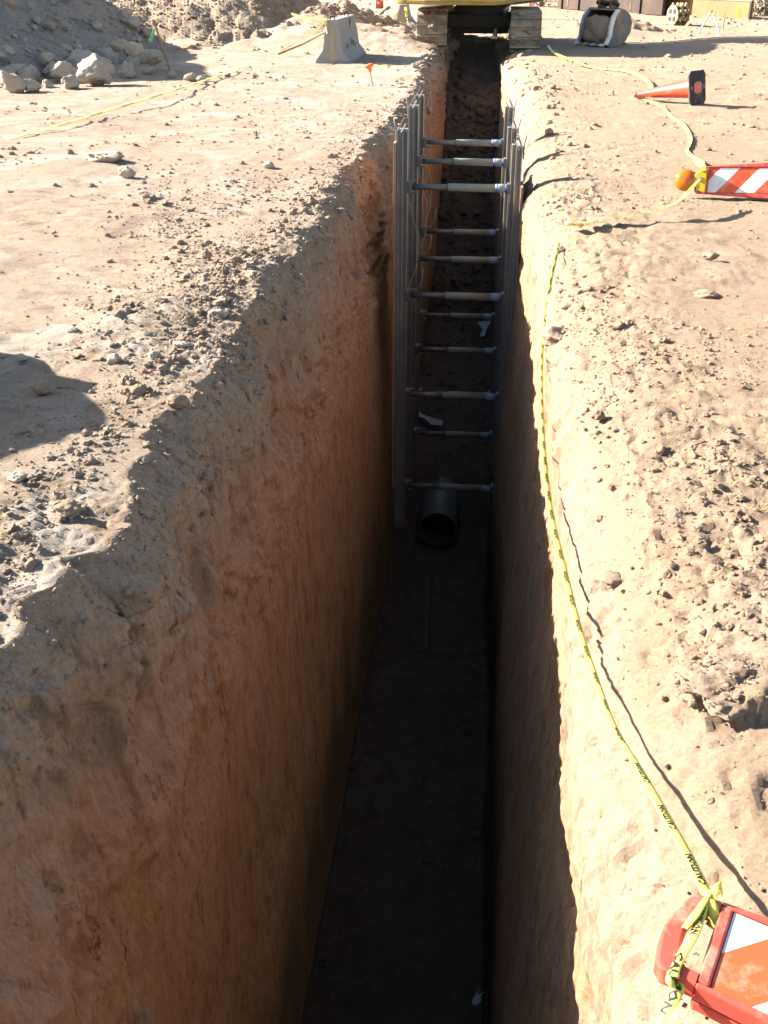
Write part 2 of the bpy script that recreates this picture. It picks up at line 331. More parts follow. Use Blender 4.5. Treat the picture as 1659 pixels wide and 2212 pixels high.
# ------------------------------------------------------------------ the ground sheet with the trench cut into it
def build_ground():
    ys = [-2.5]
    while ys[-1] < 170:
        y = ys[-1]
        if y < .6: st = .05 if (y < -.4 or y > .15) else .02
        elif y < 26.5: st = .008 + .0037 * y
        else: st = .10 + .03 * (y - 26)
        ys.append(y + st)
    Y = np.array(ys); nr = len(Y)
    dl = [0.0]
    while dl[-1] < 90: dl.append(dl[-1] + .013 + .021 * dl[-1])
    dl = np.array(dl)[1:][::-1]
    dr = [0.0]
    while dr[-1] < 90: dr.append(dr[-1] + .0105 + .021 * dr[-1])
    dr = np.array(dr)[1:]
    nL, nR = len(dl), len(dr); NW, NF, NWR = 190, 46, 200
    D = depth(Y); ll = lipL(Y); sr = shR(Y)
    tl = np.linspace(0, 1, NW); tr = np.linspace(1, 0, NWR) ** 2.1; tf = np.linspace(0, 1, NF + 2)[1:-1]
    X = np.zeros((nr, nL + NW + NF + NWR + nR)); Z = np.zeros_like(X)
    dW = D[:, None] * tl[None] ** 1.15
    fl = -1.0 + 0 * Y
    k = np.interp(dW, FD, FF); XW = ll[:, None] + (fl - ll)[:, None] * k
    dR = D[:, None] * tr[None]
    XR = np.interp(dR, RD, RX) + sr[:, None]
    flat = D < .9   # where the cut runs out, spread columns evenly
    ease = sstep(.9, .0, D)[:, None]
    evl = ll[:, None] + (.45) * tl[None]; XW = XW * (1 - ease) + evl * ease
    evr = .92 + sr[:, None] - .75 * np.linspace(1, 0, NWR)[None]; XR = XR * (1 - ease) + evr * ease
    X[:, :nL] = ll[:, None] - dl[None]
    X[:, nL:nL + NW] = XW; Z[:, nL:nL + NW] = -dW
    X[:, nL + NW:nL + NW + NF] = XW[:, -1:] + (XR[:, :1] - XW[:, -1:]) * tf[None]; Z[:, nL + NW:nL + NW + NF] = -D[:, None]
    a = nL + NW + NF
    X[:, a:a + NWR] = XR; Z[:, a:a + NWR] = -dR
    X[:, a + NWR:] = (.92 + sr)[:, None] + dr[None]
    P = np.stack([X, np.repeat(Y[:, None], X.shape[1], 1), Z], -1)
    # normals
    gi = np.gradient(P, axis=0); gj = np.gradient(P, axis=1)
    N = np.cross(gj, gi); N /= np.linalg.norm(N, axis=-1, keepdims=True) + 1e-9
    dep = -Z; wz = sstep(.0, .16, dep)[..., None]           # 0 on open ground, 1 in the cut
    g = gz(P[..., 0], P[..., 1])
    up = np.zeros_like(P); up[..., 2] = g
    topw = 1 - sstep(.5, 1.5, dep)
    cut = (P[..., 0] > -1.0)  # right-hand side
    a1 = .055 * topw + .012; a2 = .026 * topw + .006; a3 = .009 * topw + .0035
    a1 = np.where(cut, a1 * .4, a1 * 1.15); a2 = np.where(cut, a2 * .35, a2 * 1.3)
    q = P.copy(); q[..., 2] = P[..., 2] + .55 * P[..., 1] * topw      # digging marks slant near the top, run upright below
    lipw = np.where(cut, 0, sstep(.0, .04, dep) * (1 - sstep(.25, .6, dep)))
    wp = P.copy(); wv = .09 * vn(P, 4.3, 63) + .03 * vn(P, 13, 64); wp[..., 1] += wv; wp[..., 2] += .7 * wv; wp[..., 0] += .3 * wp[..., 1]
    q[..., 1] += wv; q[..., 2] += .8 * wv
    a3 = np.where(cut, a3 * .4, a3 * 1.3)
    d = lipw * (.022 * vn(wp, (4, 4, 5), 58) + .03 * np.abs(vn(wp, (11, 11, 11), 59)) + .026 * np.abs(vn(wp, (26, 26, 26), 60)) + .012 * vn(wp, 52, 65)) + a1 * vn(q, (2, 1.9, 1.3), 41) + a2 * vn(q, (7, 7, 3.2), 42) + a3 * vn(q, (24, 24, 7), 43) + (.004 + .004 * topw) * vn(q, (50, 50, 22), 44) + .012 * topw * np.abs(vn(P, (15, 15, 12), 56)) * np.where(cut, .5, 1)
    d += (.018 * topw + .006) * (np.abs(vn(q, (9, 9, 4.5), 57)) - .3) * np.where(cut, .4, 1.3)
    d -= .03 * topw * sstep(.45, .75, vn(P, (5, 5, 4), 45))            # pockets where lumps fell out
    d -= (.02 * topw + .004) * sstep(.55, .8, vn(P, (11, 11, 6), 46))
    infl = (np.abs(P[..., 2] + D[:, None]) < 1e-4)
    d = np.where(infl, .022 * vn(P, 3.5, 47) + .02 * np.abs(vn(P, 9, 48)) + .008 * vn(P, 26, 49), d)
    ed = np.full(P.shape[1], 9.0); ed[nL + NW:nL + NW + NF] = np.minimum(tf, 1 - tf)
    d = d + np.where(infl, np.exp(-ed[None] / .07) * (.05 + .07 * np.abs(vn(P, (3, 2, 1), 61)) + .05 * vn(P, 7, 62)), 0)
    ramp = sstep(15.5, 17.5, P[..., 1]) * (1 - sstep(25, 26, P[..., 1]))
    d = np.where(infl, d + ramp * (.07 * vn(P, 3, 50) + .05 * np.abs(vn(P, 8, 51))), d)
    Q = P + up * (1 - wz) + N * d[..., None] * wz
    NC = Q.shape[1]; V = Q.reshape(-1, 3)
    ii, jj = np.meshgrid(np.arange(nr - 1), np.arange(NC - 1), indexing='ij')
    F = np.stack([ii * NC + jj, ii * NC + jj + 1, (ii + 1) * NC + jj + 1, (ii + 1) * NC + jj], -1)
    fy = Y[ii]; out = (fy > 26.2) | (fy < -.3)
    isw = ((jj >= nL - 1) & (jj < nL + NW - 1)) | ((jj >= a - 1) & (jj < a + NWR - 12))
    isf = (jj >= nL + NW - 1) & (jj < a - 1)
    fdep = dep[ii, jj]
    rightbank = (jj >= a - 1) & (jj < a + NWR)
    isw = np.where(rightbank, fdep > .12, isw)
    endw = (fy < 0.03)
    isf2 = isf & ~out & ~endw
    isw2 = (isw & ~out) | (isf & ~out & endw)
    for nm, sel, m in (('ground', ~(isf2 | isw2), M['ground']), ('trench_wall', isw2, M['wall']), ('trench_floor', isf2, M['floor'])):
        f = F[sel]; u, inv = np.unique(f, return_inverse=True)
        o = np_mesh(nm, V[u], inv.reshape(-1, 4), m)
        o['kind'] = 'structure'
    zone = np.zeros(NC, int); zone[nL:nL + NW] = 1; zone[nL + NW:a] = 2; zone[a:a + NWR] = 3; zone[a + NWR:] = 4
    return Q, zone, N, dep
GP, GZONE, GN, GDEP = build_ground()

# mounds ----------------------------------------------------------
def mound(name, label, cx, cy, rx, ry, h, rot, mm, seed, pw=1.15, res=.075):
    n1, n2 = int(2 * rx / res), int(2 * ry / res)
    u, v = np.meshgrid(np.linspace(-1.05, 1.05, n1), np.linspace(-1.05, 1.05, n2), indexing='ij')
    c, s = math.cos(rot), math.sin(rot)
    x = cx + u * rx * c - v * ry * s; y = cy + u * rx * s + v * ry * c
    p = np.stack([x, y, 0 * x], -1)
    r = np.sqrt(u * u + v * v) + .10 * vn(p, .35, seed) + .04 * vn(p, 1.1, seed + 1)
    z = h * np.clip(1 - r, -.1, 1) ** 1 if pw == 1 else h * np.sign(1 - r) * np.abs(np.clip(1 - r, -.08, 1)) ** pw
    z = z + .14 * vn(p, .8, seed + 2) + .15 * np.abs(vn(p, 2.1, seed + 3)) + .085 * np.abs(vn(p, 5.5, seed + 4)) + .02 * vn(p, 11, seed + 5) - .22 + gz(x, y) * .5
    V = np.stack([x, y, z], -1).reshape(-1, 3)
    ii, jj = np.meshgrid(np.arange(n1 - 1), np.arange(n2 - 1), indexing='ij')
    F = np.stack([ii * n2 + jj, (ii + 1) * n2 + jj, (ii + 1) * n2 + jj + 1, ii * n2 + jj + 1], -1).reshape(-1, 4)
    keep = (V[F][:, :, 2].max(1) > -.06); F = F[keep]
    u2, inv = np.unique(F, return_inverse=True)
    o = np_mesh(name, V[u2], inv.reshape(-1, 4), mm)
    tag(o, label, 'dirt mound'); return V[u2]
MV1 = mound('spoil_mound', 'grey stony spoil heap in shade at the upper left, boulders along its foot', -13.2, 21.5, 6.6, 8.2, 4.3, R(6), M['grey_spoil'], 60)
MV2 = mound('spoil_mound', 'brown clod-covered spoil heap behind the grey heap, with sunlit crumbs', -9.3, 31.5, 5.6, 8.0, 3.6, R(14), M['brown_spoil'], 80)

# clods -----------------------------------------------------------
def ico(sub, seed, amp=.3, flat=1.0):
    bm = bmesh.new(); bmesh.ops.create_icosphere(bm, subdivisions=sub, radius=1)
    V = np.array([v.co[:] for v in bm.verts]); F = np.array([[v.index for v in f.verts] for f in bm.faces]); bm.free()
    off = np.array([seed * 7.3, seed * 3.1, seed * 5.7])
    d = 1 + amp * vn(V + off, 1.3, seed) + amp * .6 * vn(V + off, 2.9, seed + 1) + amp * .3 * vn(V + off, 6.5, seed + 2)
    V = V * d[:, None]; V[:, 2] *= flat
    return V, F

def scatter(name, label, P, N, k_min, k_max, alpha, mm, seed, variants, sink=.42):
    rg = np.random.default_rng(seed); n = len(P)
    dist = np.linalg.norm(P - np.array([0, 0, CAM_H]), axis=1)
    k = k_min * (1 - rg.random(n) * (1 - (k_min / k_max) ** alpha)) ** (-1 / alpha)
    r = k * dist / 1036.0
    var = rg.integers(0, len(variants), n)
    VV = []; FF_ = []; base = 0
    for vi, (bv, bf) in enumerate(variants):
        s = np.where(var == vi)[0]
        if not len(s): continue
        q = rg.normal(size=(len(s), 4)); q /= np.linalg.norm(q, axis=1, keepdims=True)
        w_, x, y, z = q.T
        Rm = np.stack([np.stack([1 - 2 * (y * y + z * z), 2 * (x * y - z * w_), 2 * (x * z + y * w_)], -1),
                       np.stack([2 * (x * y + z * w_), 1 - 2 * (x * x + z * z), 2 * (y * z - x * w_)], -1),
                       np.stack([2 * (x * z - y * w_), 2 * (y * z + x * w_), 1 - 2 * (x * x + y * y)], -1)], 1)
        sc = rg.uniform(.65, 1.3, (len(s), 3))
        v = np.einsum('nij,nkj->nki', Rm, bv[None] * sc[:, None]) * r[s][:, None, None]
        v[..., 2] *= .72
        v += (P[s] + N[s] * (r[s] * (1 - 2 * sink))[:, None] * .5)[:, None]
        f = bf[None] + (np.arange(len(s)) * len(bv))[:, None, None] + base
        base += len(s) * len(bv); VV.append(v.reshape(-1, 3)); FF_.append(f.reshape(-1, 3))
    o = np_mesh(name, np.concatenate(VV), np.concatenate(FF_), mm, smooth=False, n=3)
    tag(o, label, kind='stuff'); return o

V1 = [ico(1, s, .34, .8) for s in range(1, 8)]
V2 = [ico(2, s, .42, .78) for s in range(11, 17)]
V3 = [ico(3, s, .48, .72) for s in range(31, 37)]
def pick(mask_w, n, seed):
    rg = np.random.default_rng(seed)
    gi = np.linalg.norm(np.gradient(GP, axis=0), axis=-1) * np.linalg.norm(np.gradient(GP, axis=1), axis=-1)
    p = GP; d2 = (p ** 2).sum(-1) + 1
    wgt = (mask_w * gi / d2 ** .85).ravel(); wgt = np.where(np.isfinite(wgt), wgt, 0)
    idx = rg.choice(len(wgt), n, p=wgt / wgt.sum())
    P = GP.reshape(-1, 3)[idx] + rg.normal(size=(n, 3)) * np.array([.004, .006, 0])
    return P, GN.reshape(-1, 3)[idx]
def run_clods():
    x, y, z = GP[..., 0], GP[..., 1], GP[..., 2]
    inv = (y > 1.0) & (y < 60) & (np.abs(x - .1 * -y) < .62 * y + 1.5)
    pz = np.stack([x, y, 0 * x], -1)
    patch = sstep(.05, .5, vn(pz, .8, 101) + .5 * vn(pz, 2.3, 102) + .3 * vn(pz, 6, 103))
    g = (np.isin(GZONE, (0, 4))[None] | ((GZONE == 3)[None] & (GDEP < .08))) & inv
    left = np.exp(-((x + 1.78) / .38) ** 2) * sstep(2.2, 2.8, y) * (1 - sstep(8.5, 10.5, y))
    left2 = np.exp(-((x + 1.65) / .45) ** 2 - ((y - 5.7) / 1.0) ** 2) * 1.5 + np.exp(-((x + 2.2 + .45 * (y - 7.3)) / .14) ** 2) * sstep(5.2, 6, y) * (1 - sstep(8.3, 9, y)) * 1.4
    right = sstep(.50, .62, x) * np.exp(-((x - .85) / .45) ** 2) * sstep(2.15, 2.35, y) * (1 - sstep(3.6, 4.6, y)) * 3.0 + .5 * sstep(.5, .8, x) * (1 - sstep(1.8, 2.6, x)) * sstep(4, 5, y) * (1 - sstep(6.5, 9, y)) * patch
    nearlip = 2.2 * np.exp(-((x + 1.48) / .13) ** 2) * sstep(1.5, 2, y) * (1 - sstep(14, 20, y)) * 1.2
    den = g * (.10 + .55 * patch ** 2 + 1.3 * left * (.25 + patch) + left2 + right * (.4 + patch) + nearlip)
    den = den * (1 - .55 * sstep(9, 14, y))
    P, N = pick(den, 28000, 1)
    scatter('dirt_clods', None, P, N, .45, 2.2, 1.6, M['clod'], 2, V1)
    P, N = pick(den * (1 - .5 * sstep(8, 12, y)), 5200, 9)
    scatter('dirt_clods', None, P, N, 1.2, 4.2, 2.2, M['clod'], 10, V2)
    P, N = pick(den * g * (left + left2 + right + .12 * patch + nearlip) * (1 - sstep(8, 11, y)), 420, 3)
    scatter('dirt_clods', None, P, N, 3.2, 8, 2.4, M['clod'], 4, V3)
    wl = (GZONE == 1)[None] & inv & (GDEP < .55)
    wr = (GZONE == 3)[None] & inv & (GDEP < .14)
    P, N = pick(2.2 * wl * (1 - GDEP / .55) ** 3.2 * (.4 + patch) + wr * .3 * (.2 + patch), 13000, 5)
    scatter('dirt_clods', None, P, N, .6, 5.5, 1.8, M['clod'], 6, V2, sink=.3)
    fl = (GZONE == 2)[None] & (y > 3.5) & (y < 26)
    P, N = pick(fl * (.35 + sstep(16, 18, y) * 2.0 + 1.2 * np.exp(-np.minimum(np.abs(x + 1.0), np.abs(x - .2)) / .12)), 4500, 7)
    scatter('rubble', None, P, N, .8, 8, 1.9, M['floor'], 8, V1)
run_clods()
def mound_clods(MV, n, mm, seed, k1):
    rg = np.random.default_rng(seed)
    sel = MV[(MV[:, 0] > -11.5) & (MV[:, 2] > -.12) & (MV[:, 1] < 31) & (MV[:, 2] < 3)]
    P = sel[rg.integers(0, len(sel), n)]
    N = np.tile(np.array([[.3, -.4, .85]]), (n, 1))
    scatter('rubble', None, P, N, .5, k1, 1.9, mm, seed, V1)
MV3 = mound('dirt_berm', 'low brown berm of loose clods behind the near concrete barrier', -3.9, 28.6, 2.5, 3.6, .85, R(-4), M['brown_spoil'], 100, res=.06)
MV4 = mound('dirt_berm', 'low sandy berm behind the digger bucket right of the excavator', 3.0, 30.6, 2.6, 1.5, .50, R(-8), M['ground'], 120, res=.06)
mound_clods(MV3, 4500, M['brown_spoil'], 25, 3.2)
mound_clods(MV1, 3000, M['clod'], 24, 7.0)
mound_clods(MV1, 11000, M['grey_spoil'], 21, 4.2)
mound_clods(MV2, 12000, M['brown_spoil'], 22, 3.6)

# single stones ---------------------------------------------------
def stone(px, py, wpx, label, hr=.75, mm='rock', seed=1, z=None, sub=4, amp=.34, cat='rock', name='rock', group=None, dx=0):
    p = at(px, py); zz = float(gz(p.x, p.y)) if z is None else z
    p = at(px, py, zz)
    r = wpx / 2 * math.hypot(p.y, CAM_H - zz) / FPX
    V, F = ico(sub, seed, amp * .7, 1.0)
    rg = random.Random(seed)
    if mm == 'clod': V = V * (1 + .10 * np.abs(vn(V + seed, 3.1, 5)) + .05 * np.abs(vn(V + seed, 7, 6)) + .05 * np.abs(vn(V + seed, 15, 7)) + .03 * vn(V + seed, 31, 8))[:, None]
    for _ in range(0 if mm == 'clod' else 11):                       # broken faces
        nn = np.array([rg.gauss(0, 1), rg.gauss(0, 1), rg.gauss(0, 1)]); nn /= np.linalg.norm(nn)
        V = V - .85 * np.maximum(0, V @ nn - rg.uniform(.58, .9))[:, None] * nn
    V = V * (1 + (.11 * vn(V + seed, 3.7, 9) if mm == 'rock' else 0) + .06 * vn(V + seed, 9, 3) + .03 * vn(V + seed, 19, 4))[:, None]; V[:, 2] *= hr
    a = rg.uniform(0, 6.28); c, s = math.cos(a), math.sin(a)
    sc = np.array([rg.uniform(.9, 1.1), rg.uniform(.75, 1.0), 1.0])
    V = V * sc; V = np.stack([V[:, 0], V[:, 1], V[:, 2]], -1) * r
    lo = V[:, 2].min(); V[:, 2] -= lo + r * .18
    o = np_mesh(name, V, F, M[mm], smooth=True, n=3)
    if -2.2 < p.x < -.9 and p.y < 12: p.x = min(p.x, float(lipL(np.array(p.y))) - r * .7)
    o.location = p; o.rotation_euler.z = rg.uniform(-.4, .4)
    tag(o, label, cat, group); return o
stone(275, 384, 34, 'round tan boulder alone on the pale flat ground left of the trench', .85, seed=201)
stone(235, 345, 75, 'low whitish stone patch of broken rock beyond the round tan boulder', .35, seed=202, amp=.5)
stone(582, 364, 28, 'small whitish stone near the lip, left of the shoring', .6, seed=203)
stone(446, 562, 24, 'small upright crumbly clod amid the dark clods left of the trench', .8, 'clod', 204)
stone(46, 778, 26, 'grey stone just above the dark shadow patch at the left edge', .85, seed=205)
stone(247, 786, 38, 'pale rounded stone above the tip of the dark shadow patch', .85, seed=206)
stone(302, 852, 30, 'tan stone sitting at the tip of the dark shadow patch', .7, 'clod', 207)
stone(395, 748, 40, 'flat grey stone between the pale rounded stone and the trench lip', .4, seed=208)
stone(92, 850, 38, 'brown stone lying inside the dark shadow patch', .8, 'clod', 209)
stone(470, 684, 52, 'pale flat stone slab right at the trench lip', .4, seed=210)
stone(157, 716, 28, 'flat grey stone chip on the pale mud at the left', .5, seed=211)
stone(332, 775, 30, 'grey-brown rounded stone beside the pale rounded stone', .65, seed=212)
stone(40, 1040, 42, 'pale rounded stone below the shadow patch at the left edge', .7, seed=213)
stone(420, 880, 44, 'rounded tan clod on the lip below the shadow tip', .65, 'clod', 214)
stone(497, 900, 42, 'smooth grey-tan stone on the lip crumbs', .5, 'clod', 215, z=-.02)
stone(255, 1168, 74, 'large earth clod hanging at the trench lip, lower left', .62, 'clod', 216, z=-.04, amp=.3)
stone(150, 1110, 60, 'lumpy tan clod up on the lip left of the hanging clod', .5, 'clod', 217)
stone(1208, 756, 62, 'dark crumbly clod stuck in the right bank beside the yellow tape', .75, 'clod', 218, z=-.26, amp=.5)
slab_o = stone(1568, 1500, 185, 'broad crusted slab of earth jutting from the right bank', .34, 'clod', 219, z=-.0, amp=.5, sub=5)
def crust_on(o, n, seed):
    me = o.data; co = np.array([v.co[:] for v in me.vertices]); no = np.array([v.normal[:] for v in me.vertices]); ok = np.where(no[:, 2] > .35)[0]
    c_, s_ = math.cos(o.rotation_euler.z), math.sin(o.rotation_euler.z); rm = np.array([[c_, -s_, 0], [s_, c_, 0], [0, 0, 1]])
    rg = np.random.default_rng(seed); ix = ok[rg.integers(0, len(ok), n)]
    P = (co[ix] + rg.normal(size=(n, 3)) * .006) @ rm.T + np.array(o.location[:]); N = no[ix] @ rm.T
    c = scatter('crumb_crust', None, P, N, .8, 4.2, 1.9, M['clod'], seed + 1, V2, sink=.6); c.parent = o; c.matrix_parent_inverse = (Matrix.Translation(o.location) @ o.rotation_euler.to_matrix().to_4x4()).inverted()
crust_on(slab_o, 330, 55)
stone(1668, 1400, 100, 'rough earth clod at the right edge beside the crusted slab', .5, 'clod', 220, z=.02, amp=.42)
stone(1292, 905, 30, 'small tan clod in the hollow of the right bank above the crumb field', .6, 'clod', 221, z=-.05)
stone(1320, 1258, 60, 'half-buried flat clod below the crumb field on the right bank', .35, 'clod', 222, z=-.12)
stone(1527, 640, 46, 'flat clod casting a small shadow on the smooth right ground', .28, 'clod', 223)
stone(1532, 560, 30, 'dark-shadowed clod on the right ground below the striped panel', .5, 'clod', 224)
foot = [(18, 180, 48), (30, 200, 60), (72, 198, 44), (70, 176, 46), (118, 168, 50), (140, 178, 62), (182, 160, 78), (150, 192, 40), (208, 182, 84), (278, 168, 46),
        (320, 162, 26), (330, 138, 50), (372, 168, 22), (412, 175, 28), (436, 176, 22), (256, 110, 36), (292, 120, 40), (105, 190, 28), (222, 160, 24), (15, 125, 40), (60, 150, 30)]
foot_lab = ['grey boulder at the left edge behind the front row under the heap', 'rounded grey boulder in front at the far left under the grey heap', 'tan boulder second from the left edge in the front row under the heap', 'grey boulder above the tan one, second row under the heap',
            'squat pale boulder third from the left under the heap', 'wide pale boulder in front of the tallest one under the heap', 'tallest sunlit boulder at the foot of the grey heap', 'low crumbly clod in front of the wide pale boulder', 'broad lumpy boulder right of the tallest one at the heap foot',
            'pale rounded boulder right of the broad lumpy one', 'small brown stone right of the pale rounded boulder', 'whitest stone at the right end of the boulder row', 'stone at the base of the green-ribboned stake', 'brown stone on the flat ground right of the ribboned stake, left of a twin', 'brown stone nearest the yellow ground tape, right of the ribboned stake',
            'stone lodged on the slope of the grey heap, the upper of two', 'stone lodged on the slope of the grey heap, the lower of two', 'small grey stone between two boulders in the front row', 'small stone leaning on the tallest boulder', 'grey stone on the slope at the left edge of the heap', 'grey stone just above the boulder row at the far left']
for i, (x, y, wp) in enumerate(foot): stone(x, y, wp * 1.0, foot_lab[i], .72, 'rock', 240 + i, amp=.4, group='boulders at the foot of the grey heap', z=(.30 if y < 130 else .10 if y < 155 else None))
rg_ = random.Random(77)
footv = MV1[(MV1[:, 2] > -.10) & (MV1[:, 2] < .75) & (MV1[:, 0] > -8.4) & (MV1[:, 1] < 23.5)]
for i in range(70):
    q = footv[rg_.randrange(len(footv))]; low = max(0, 1 - max(0, q[2]) / .7)
    if rg_.random() > .25 + .75 * low: continue
    o_ = stone(100, 160, 20, 'smaller grey stone among the jumbled boulders at the foot of the grey heap', .75, 'rock', 300 + i, sub=3, amp=.45, group='small stones among the boulders')
    k_ = (.05 + .15 * rg_.random() ** 1.8) / max(v.co.x for v in o_.data.vertices); o_.scale = (k_, k_, k_)
    o_.location = (float(q[0]) + .05, float(q[1]) - .05, float(q[2]) - .01)
b = stone(0, 700, 30, 'unseen stand-in lump left of the trench, added to cast the round shadow', .9, 'clod', 290)
b.location = (-3.72, 4.16, -.1); b.scale = (9.5, 8, 18)  # out-of-view lump, added and stretched to throw the round shadow on the left
bz = max(v.co.z for v in b.data.vertices); b.scale.z = 1.25 / bz; bx = max(abs(v.co.x) for v in b.data.vertices); b.scale.x = .72 / bx; b.scale.y = 1.0 / bx

# ------------------------------------------------------------------ trench shoring
RAIL_TOP, RAIL_BOT = .36, -3.72
def rail(parent, side, x0, y0, top):
    """one aluminium rail: base plate and three ribs; side -1 left, +1 right"""
    pr = thing_part = bpy.data.objects.new('rail', None)
    s = -side
    poly = [(0, -.11), (.012, -.11), (.012, -.09), (.042, -.09), (.042, -.102), (.056, -.102), (.056, -.06), (.03, -.06), (.03, -.035), (.084, -.035), (.084, -.05), (.094, -.05), (.094, .05), (.084, .05), (.084, .035), (.03, .035), (.03, .06), (.056, .06), (.056, .102), (.042, .102), (.042, .09), (.012, .09), (.012, .11), (0, .11)]
    poly = [(x0 + s * a, y0 + b_) for a, b_ in poly]
    bpy.data.objects.remove(pr)
    o = MB().prism(poly, RAIL_BOT, top).build('rail', M['alu'], parent, bevel=.002)
    k = MB()
    for dy in (-.075, .075):                                         # slanted driving lugs at the head
        k.box((x0 + s * .012, y0 + dy, top + .03), (.012, .03, .12), Matrix.Translation((x0, y0 + dy, top)) @ Matrix.Rotation(s * R(24), 4, 'Y') @ Matrix.Translation((-x0, -y0 - dy, -top)))
    k.each('head_lug', M['alu'], o, bevel=.002)
    h = MB(); h.tube([(x0 + s * .03, y0 - .12, top - .03), (x0 + s * .03, y0 + .12, top - .03)], .008, 6)
    h.tube([(x0 + s * .03, y0 - .1, top - .03), (x0 + s * .055, y0 - .12, top - .0), (x0 + s * .085, y0 - .125, top + .06)], .006, 6)
    h.each('locking_pin', M['steel'], o)
    c = MB(); pts = [(x0 - s * .012, y0 - .06, top - .12)]
    for i in range(9): t = i / 8 * math.pi; pts.append((x0 - s * (.012 - .03 * math.sin(t) * 0) - s * .02 * math.sin(t), y0 - .06 + .06 * (1 - math.cos(t)) / 2, top + .0 + .085 * math.sin(t)))
    pts.append((x0 - s * .012, y0 + .0, top - .12))
    c.tube(pts, .007, 6); c.build('lifting_loop', M['alu'], o)
    return o

def shore(y0, xl, xr, tl, tr, label):
    t = thing('trench_shore', label, 'trench shore', group='hydraulic shores bracing the trench')
    rail(t, -1, xl - .094, y0, tl); rail(t, 1, xr + .094, y0, tr)
    for z in (-.15, -1.175, -2.21, -3.25):
        a, b_ = xl + .0, xr - .0; L_ = b_ - a; ax = Matrix.Translation((a, y0, z)) @ Matrix.Rotation(R(90), 4, 'Y')
        z2 = .006 * math.sin(z * 7 + y0)
        cy = MB().lathe([(0, .03), (.027, .03), (.027, .40), (0, .40)], 20, ax).build('cylinder', M['tube_dark'], t, smooth=True)
        MB().lathe([(0, .375), (.033, .375), (.036, .385), (.036, L_ - .13), (0, L_ - .13)], 20, ax).build('sleeve', M['tube'], cy, smooth=True)
        MB().lathe([(.036, L_ - .132), (.0385, L_ - .13), (.0385, L_ - .012), (0, L_ - .012)], 20, ax).build('collar', M['collar'], cy, smooth=True)
        bn = MB()
        for q in (L_ - .126, L_ - .040): bn.lathe([(.0385, q), (.0395, q), (.0395, q + .012), (.0385, q + .012)], 20, ax)
        bn.each('blue_band', M['blue'], cy, smooth=True)
        sk = MB(); sk.box((a + .02, y0, z), (.045, .11, .10)); sk.box((a + .055, y0, z - .052), (.05, .03, .016)); sk.box((a + .055, y0, z + .052), (.05, .03, .016)); sk.box((b_ - .012, y0, z), (.03, .10, .09))
        sk.each('socket', M['tube_dark'], cy, bevel=.004)
    hs = MB(); pts = []
    for i in range(25):
        u = i / 24; pts.append((xl + .01 + .10 * math.sin(u * math.pi) ** 1.3 + .01 * math.sin(u * 20), y0 - .06 + .05 * math.sin(u * 5), -.25 - .92 * u))
    hs.tube(pts, .0055, 6); hs.tube([(xl + .02, y0 - .05, -1.12), (xl + .10, y0 - .08, -1.10), (xl + .15, y0 - .05, -1.04), (xl + .16, y0 - .03, -.9)], .005, 6)
    hs.each('hydraulic_hose', M['hose'], t, smooth=True)
    return t
shore(9.9, -.785, .16, .36, .24, 'aluminium hydraulic shore nearest the camera, tallest in the picture')
shore(11.3, -.79, .13, .40, .20, 'aluminium hydraulic shore in the middle of the three')
shore(12.6, -.82, .10, .36, .25, 'farthest aluminium hydraulic shore, nearest the excavator')
def ply(x, y0, y1, z0, z1, label):
    tag(MB().box((x, (y0 + y1) / 2, (z0 + z1) / 2), (.022, y1 - y0, z1 - z0)).build('plywood_sheet', M['plywood'], bevel=.002), label, 'plywood sheet')
ply(.268, 9.70, 10.7, -3.2, -.1, 'brown plywood sheet behind the right rails of the nearest shore')
ply(-.893, 9.72, 10.75, -3.2, .26, 'plywood sheet behind the left rails of the nearest shore')

# pipe, cord, papers in the trench
def pipe():
    ax = Matrix.Translation((-.455, 10.72, -4.47 + .235)) @ Matrix.Rotation(R(-90), 4, 'X')
    o = MB().lathe([(.214, 0), (.232, 0), (.232, 1.05), (.214, 1.05), (.214, 0)], 48, ax).build('drain_pipe', M['pvc'], smooth=True)
    m = o.modifiers.new('bevel', 'BEVEL'); m.width = .003; m.segments = 1; m.limit_method = 'ANGLE'
    tag(o, 'grey-green plastic pipe end lying on the dark trench floor', 'pipe')
pipe()
tag(MB().tube([(-.47, 10.0, -4.45), (-.455, 9.6, -4.455), (-.44, 9.2, -4.45), (-.41, 8.6, -4.455)], .012, 6).build('cord', M['dark_steel'], smooth=True), 'thin dark cord on the trench floor in front of the pipe', 'cord')
def paper(c, pts, label):
    mb = MB(); n = len(pts) // 2
    v = [(c[0] + p[0], c[1] + p[1], c[2] + p[2]) for p in pts]
    f = [(2 * i, 2 * i + 1, 2 * i + 3, 2 * i + 2) for i in range(n - 1)]
    o = mb.add(v, f).build('paper_scrap', M['paper']); s = o.modifiers.new('thick', 'SOLIDIFY'); s.thickness = .002
    tag(o, label, 'paper')
paper((-.80, 13.2, -3.92), [(-.16, .42, .02), (-.13, .46, .02), (-.08, .14, .03), (-.02, .20, .03), (.02, .02, .05), (.05, .12, .04), (.12, -.16, .04), (.22, -.02, .05), (.26, -.14, .02), (.28, -.04, .05)], 'twisted white paper strip on the trench floor below the third rung of shoring')
paper((-.03, 17.0, -3.86), [(-.06, -.2, .0), (.02, -.22, .02), (-.02, .02, .06), (.05, .0, .08), (-.12, .16, .14), (.12, .18, .16)], 'white paper scrap on the rubble deep behind the shores')
paper((.155, 4.62, -4.46), [(-.04, -.03, .01), (.03, -.05, .01), (-.02, .02, .03), (.025, .02, .05), (.01, .07, .04), (.05, .08, .03)], 'white paper scrap on the trench floor at the bottom of the picture')

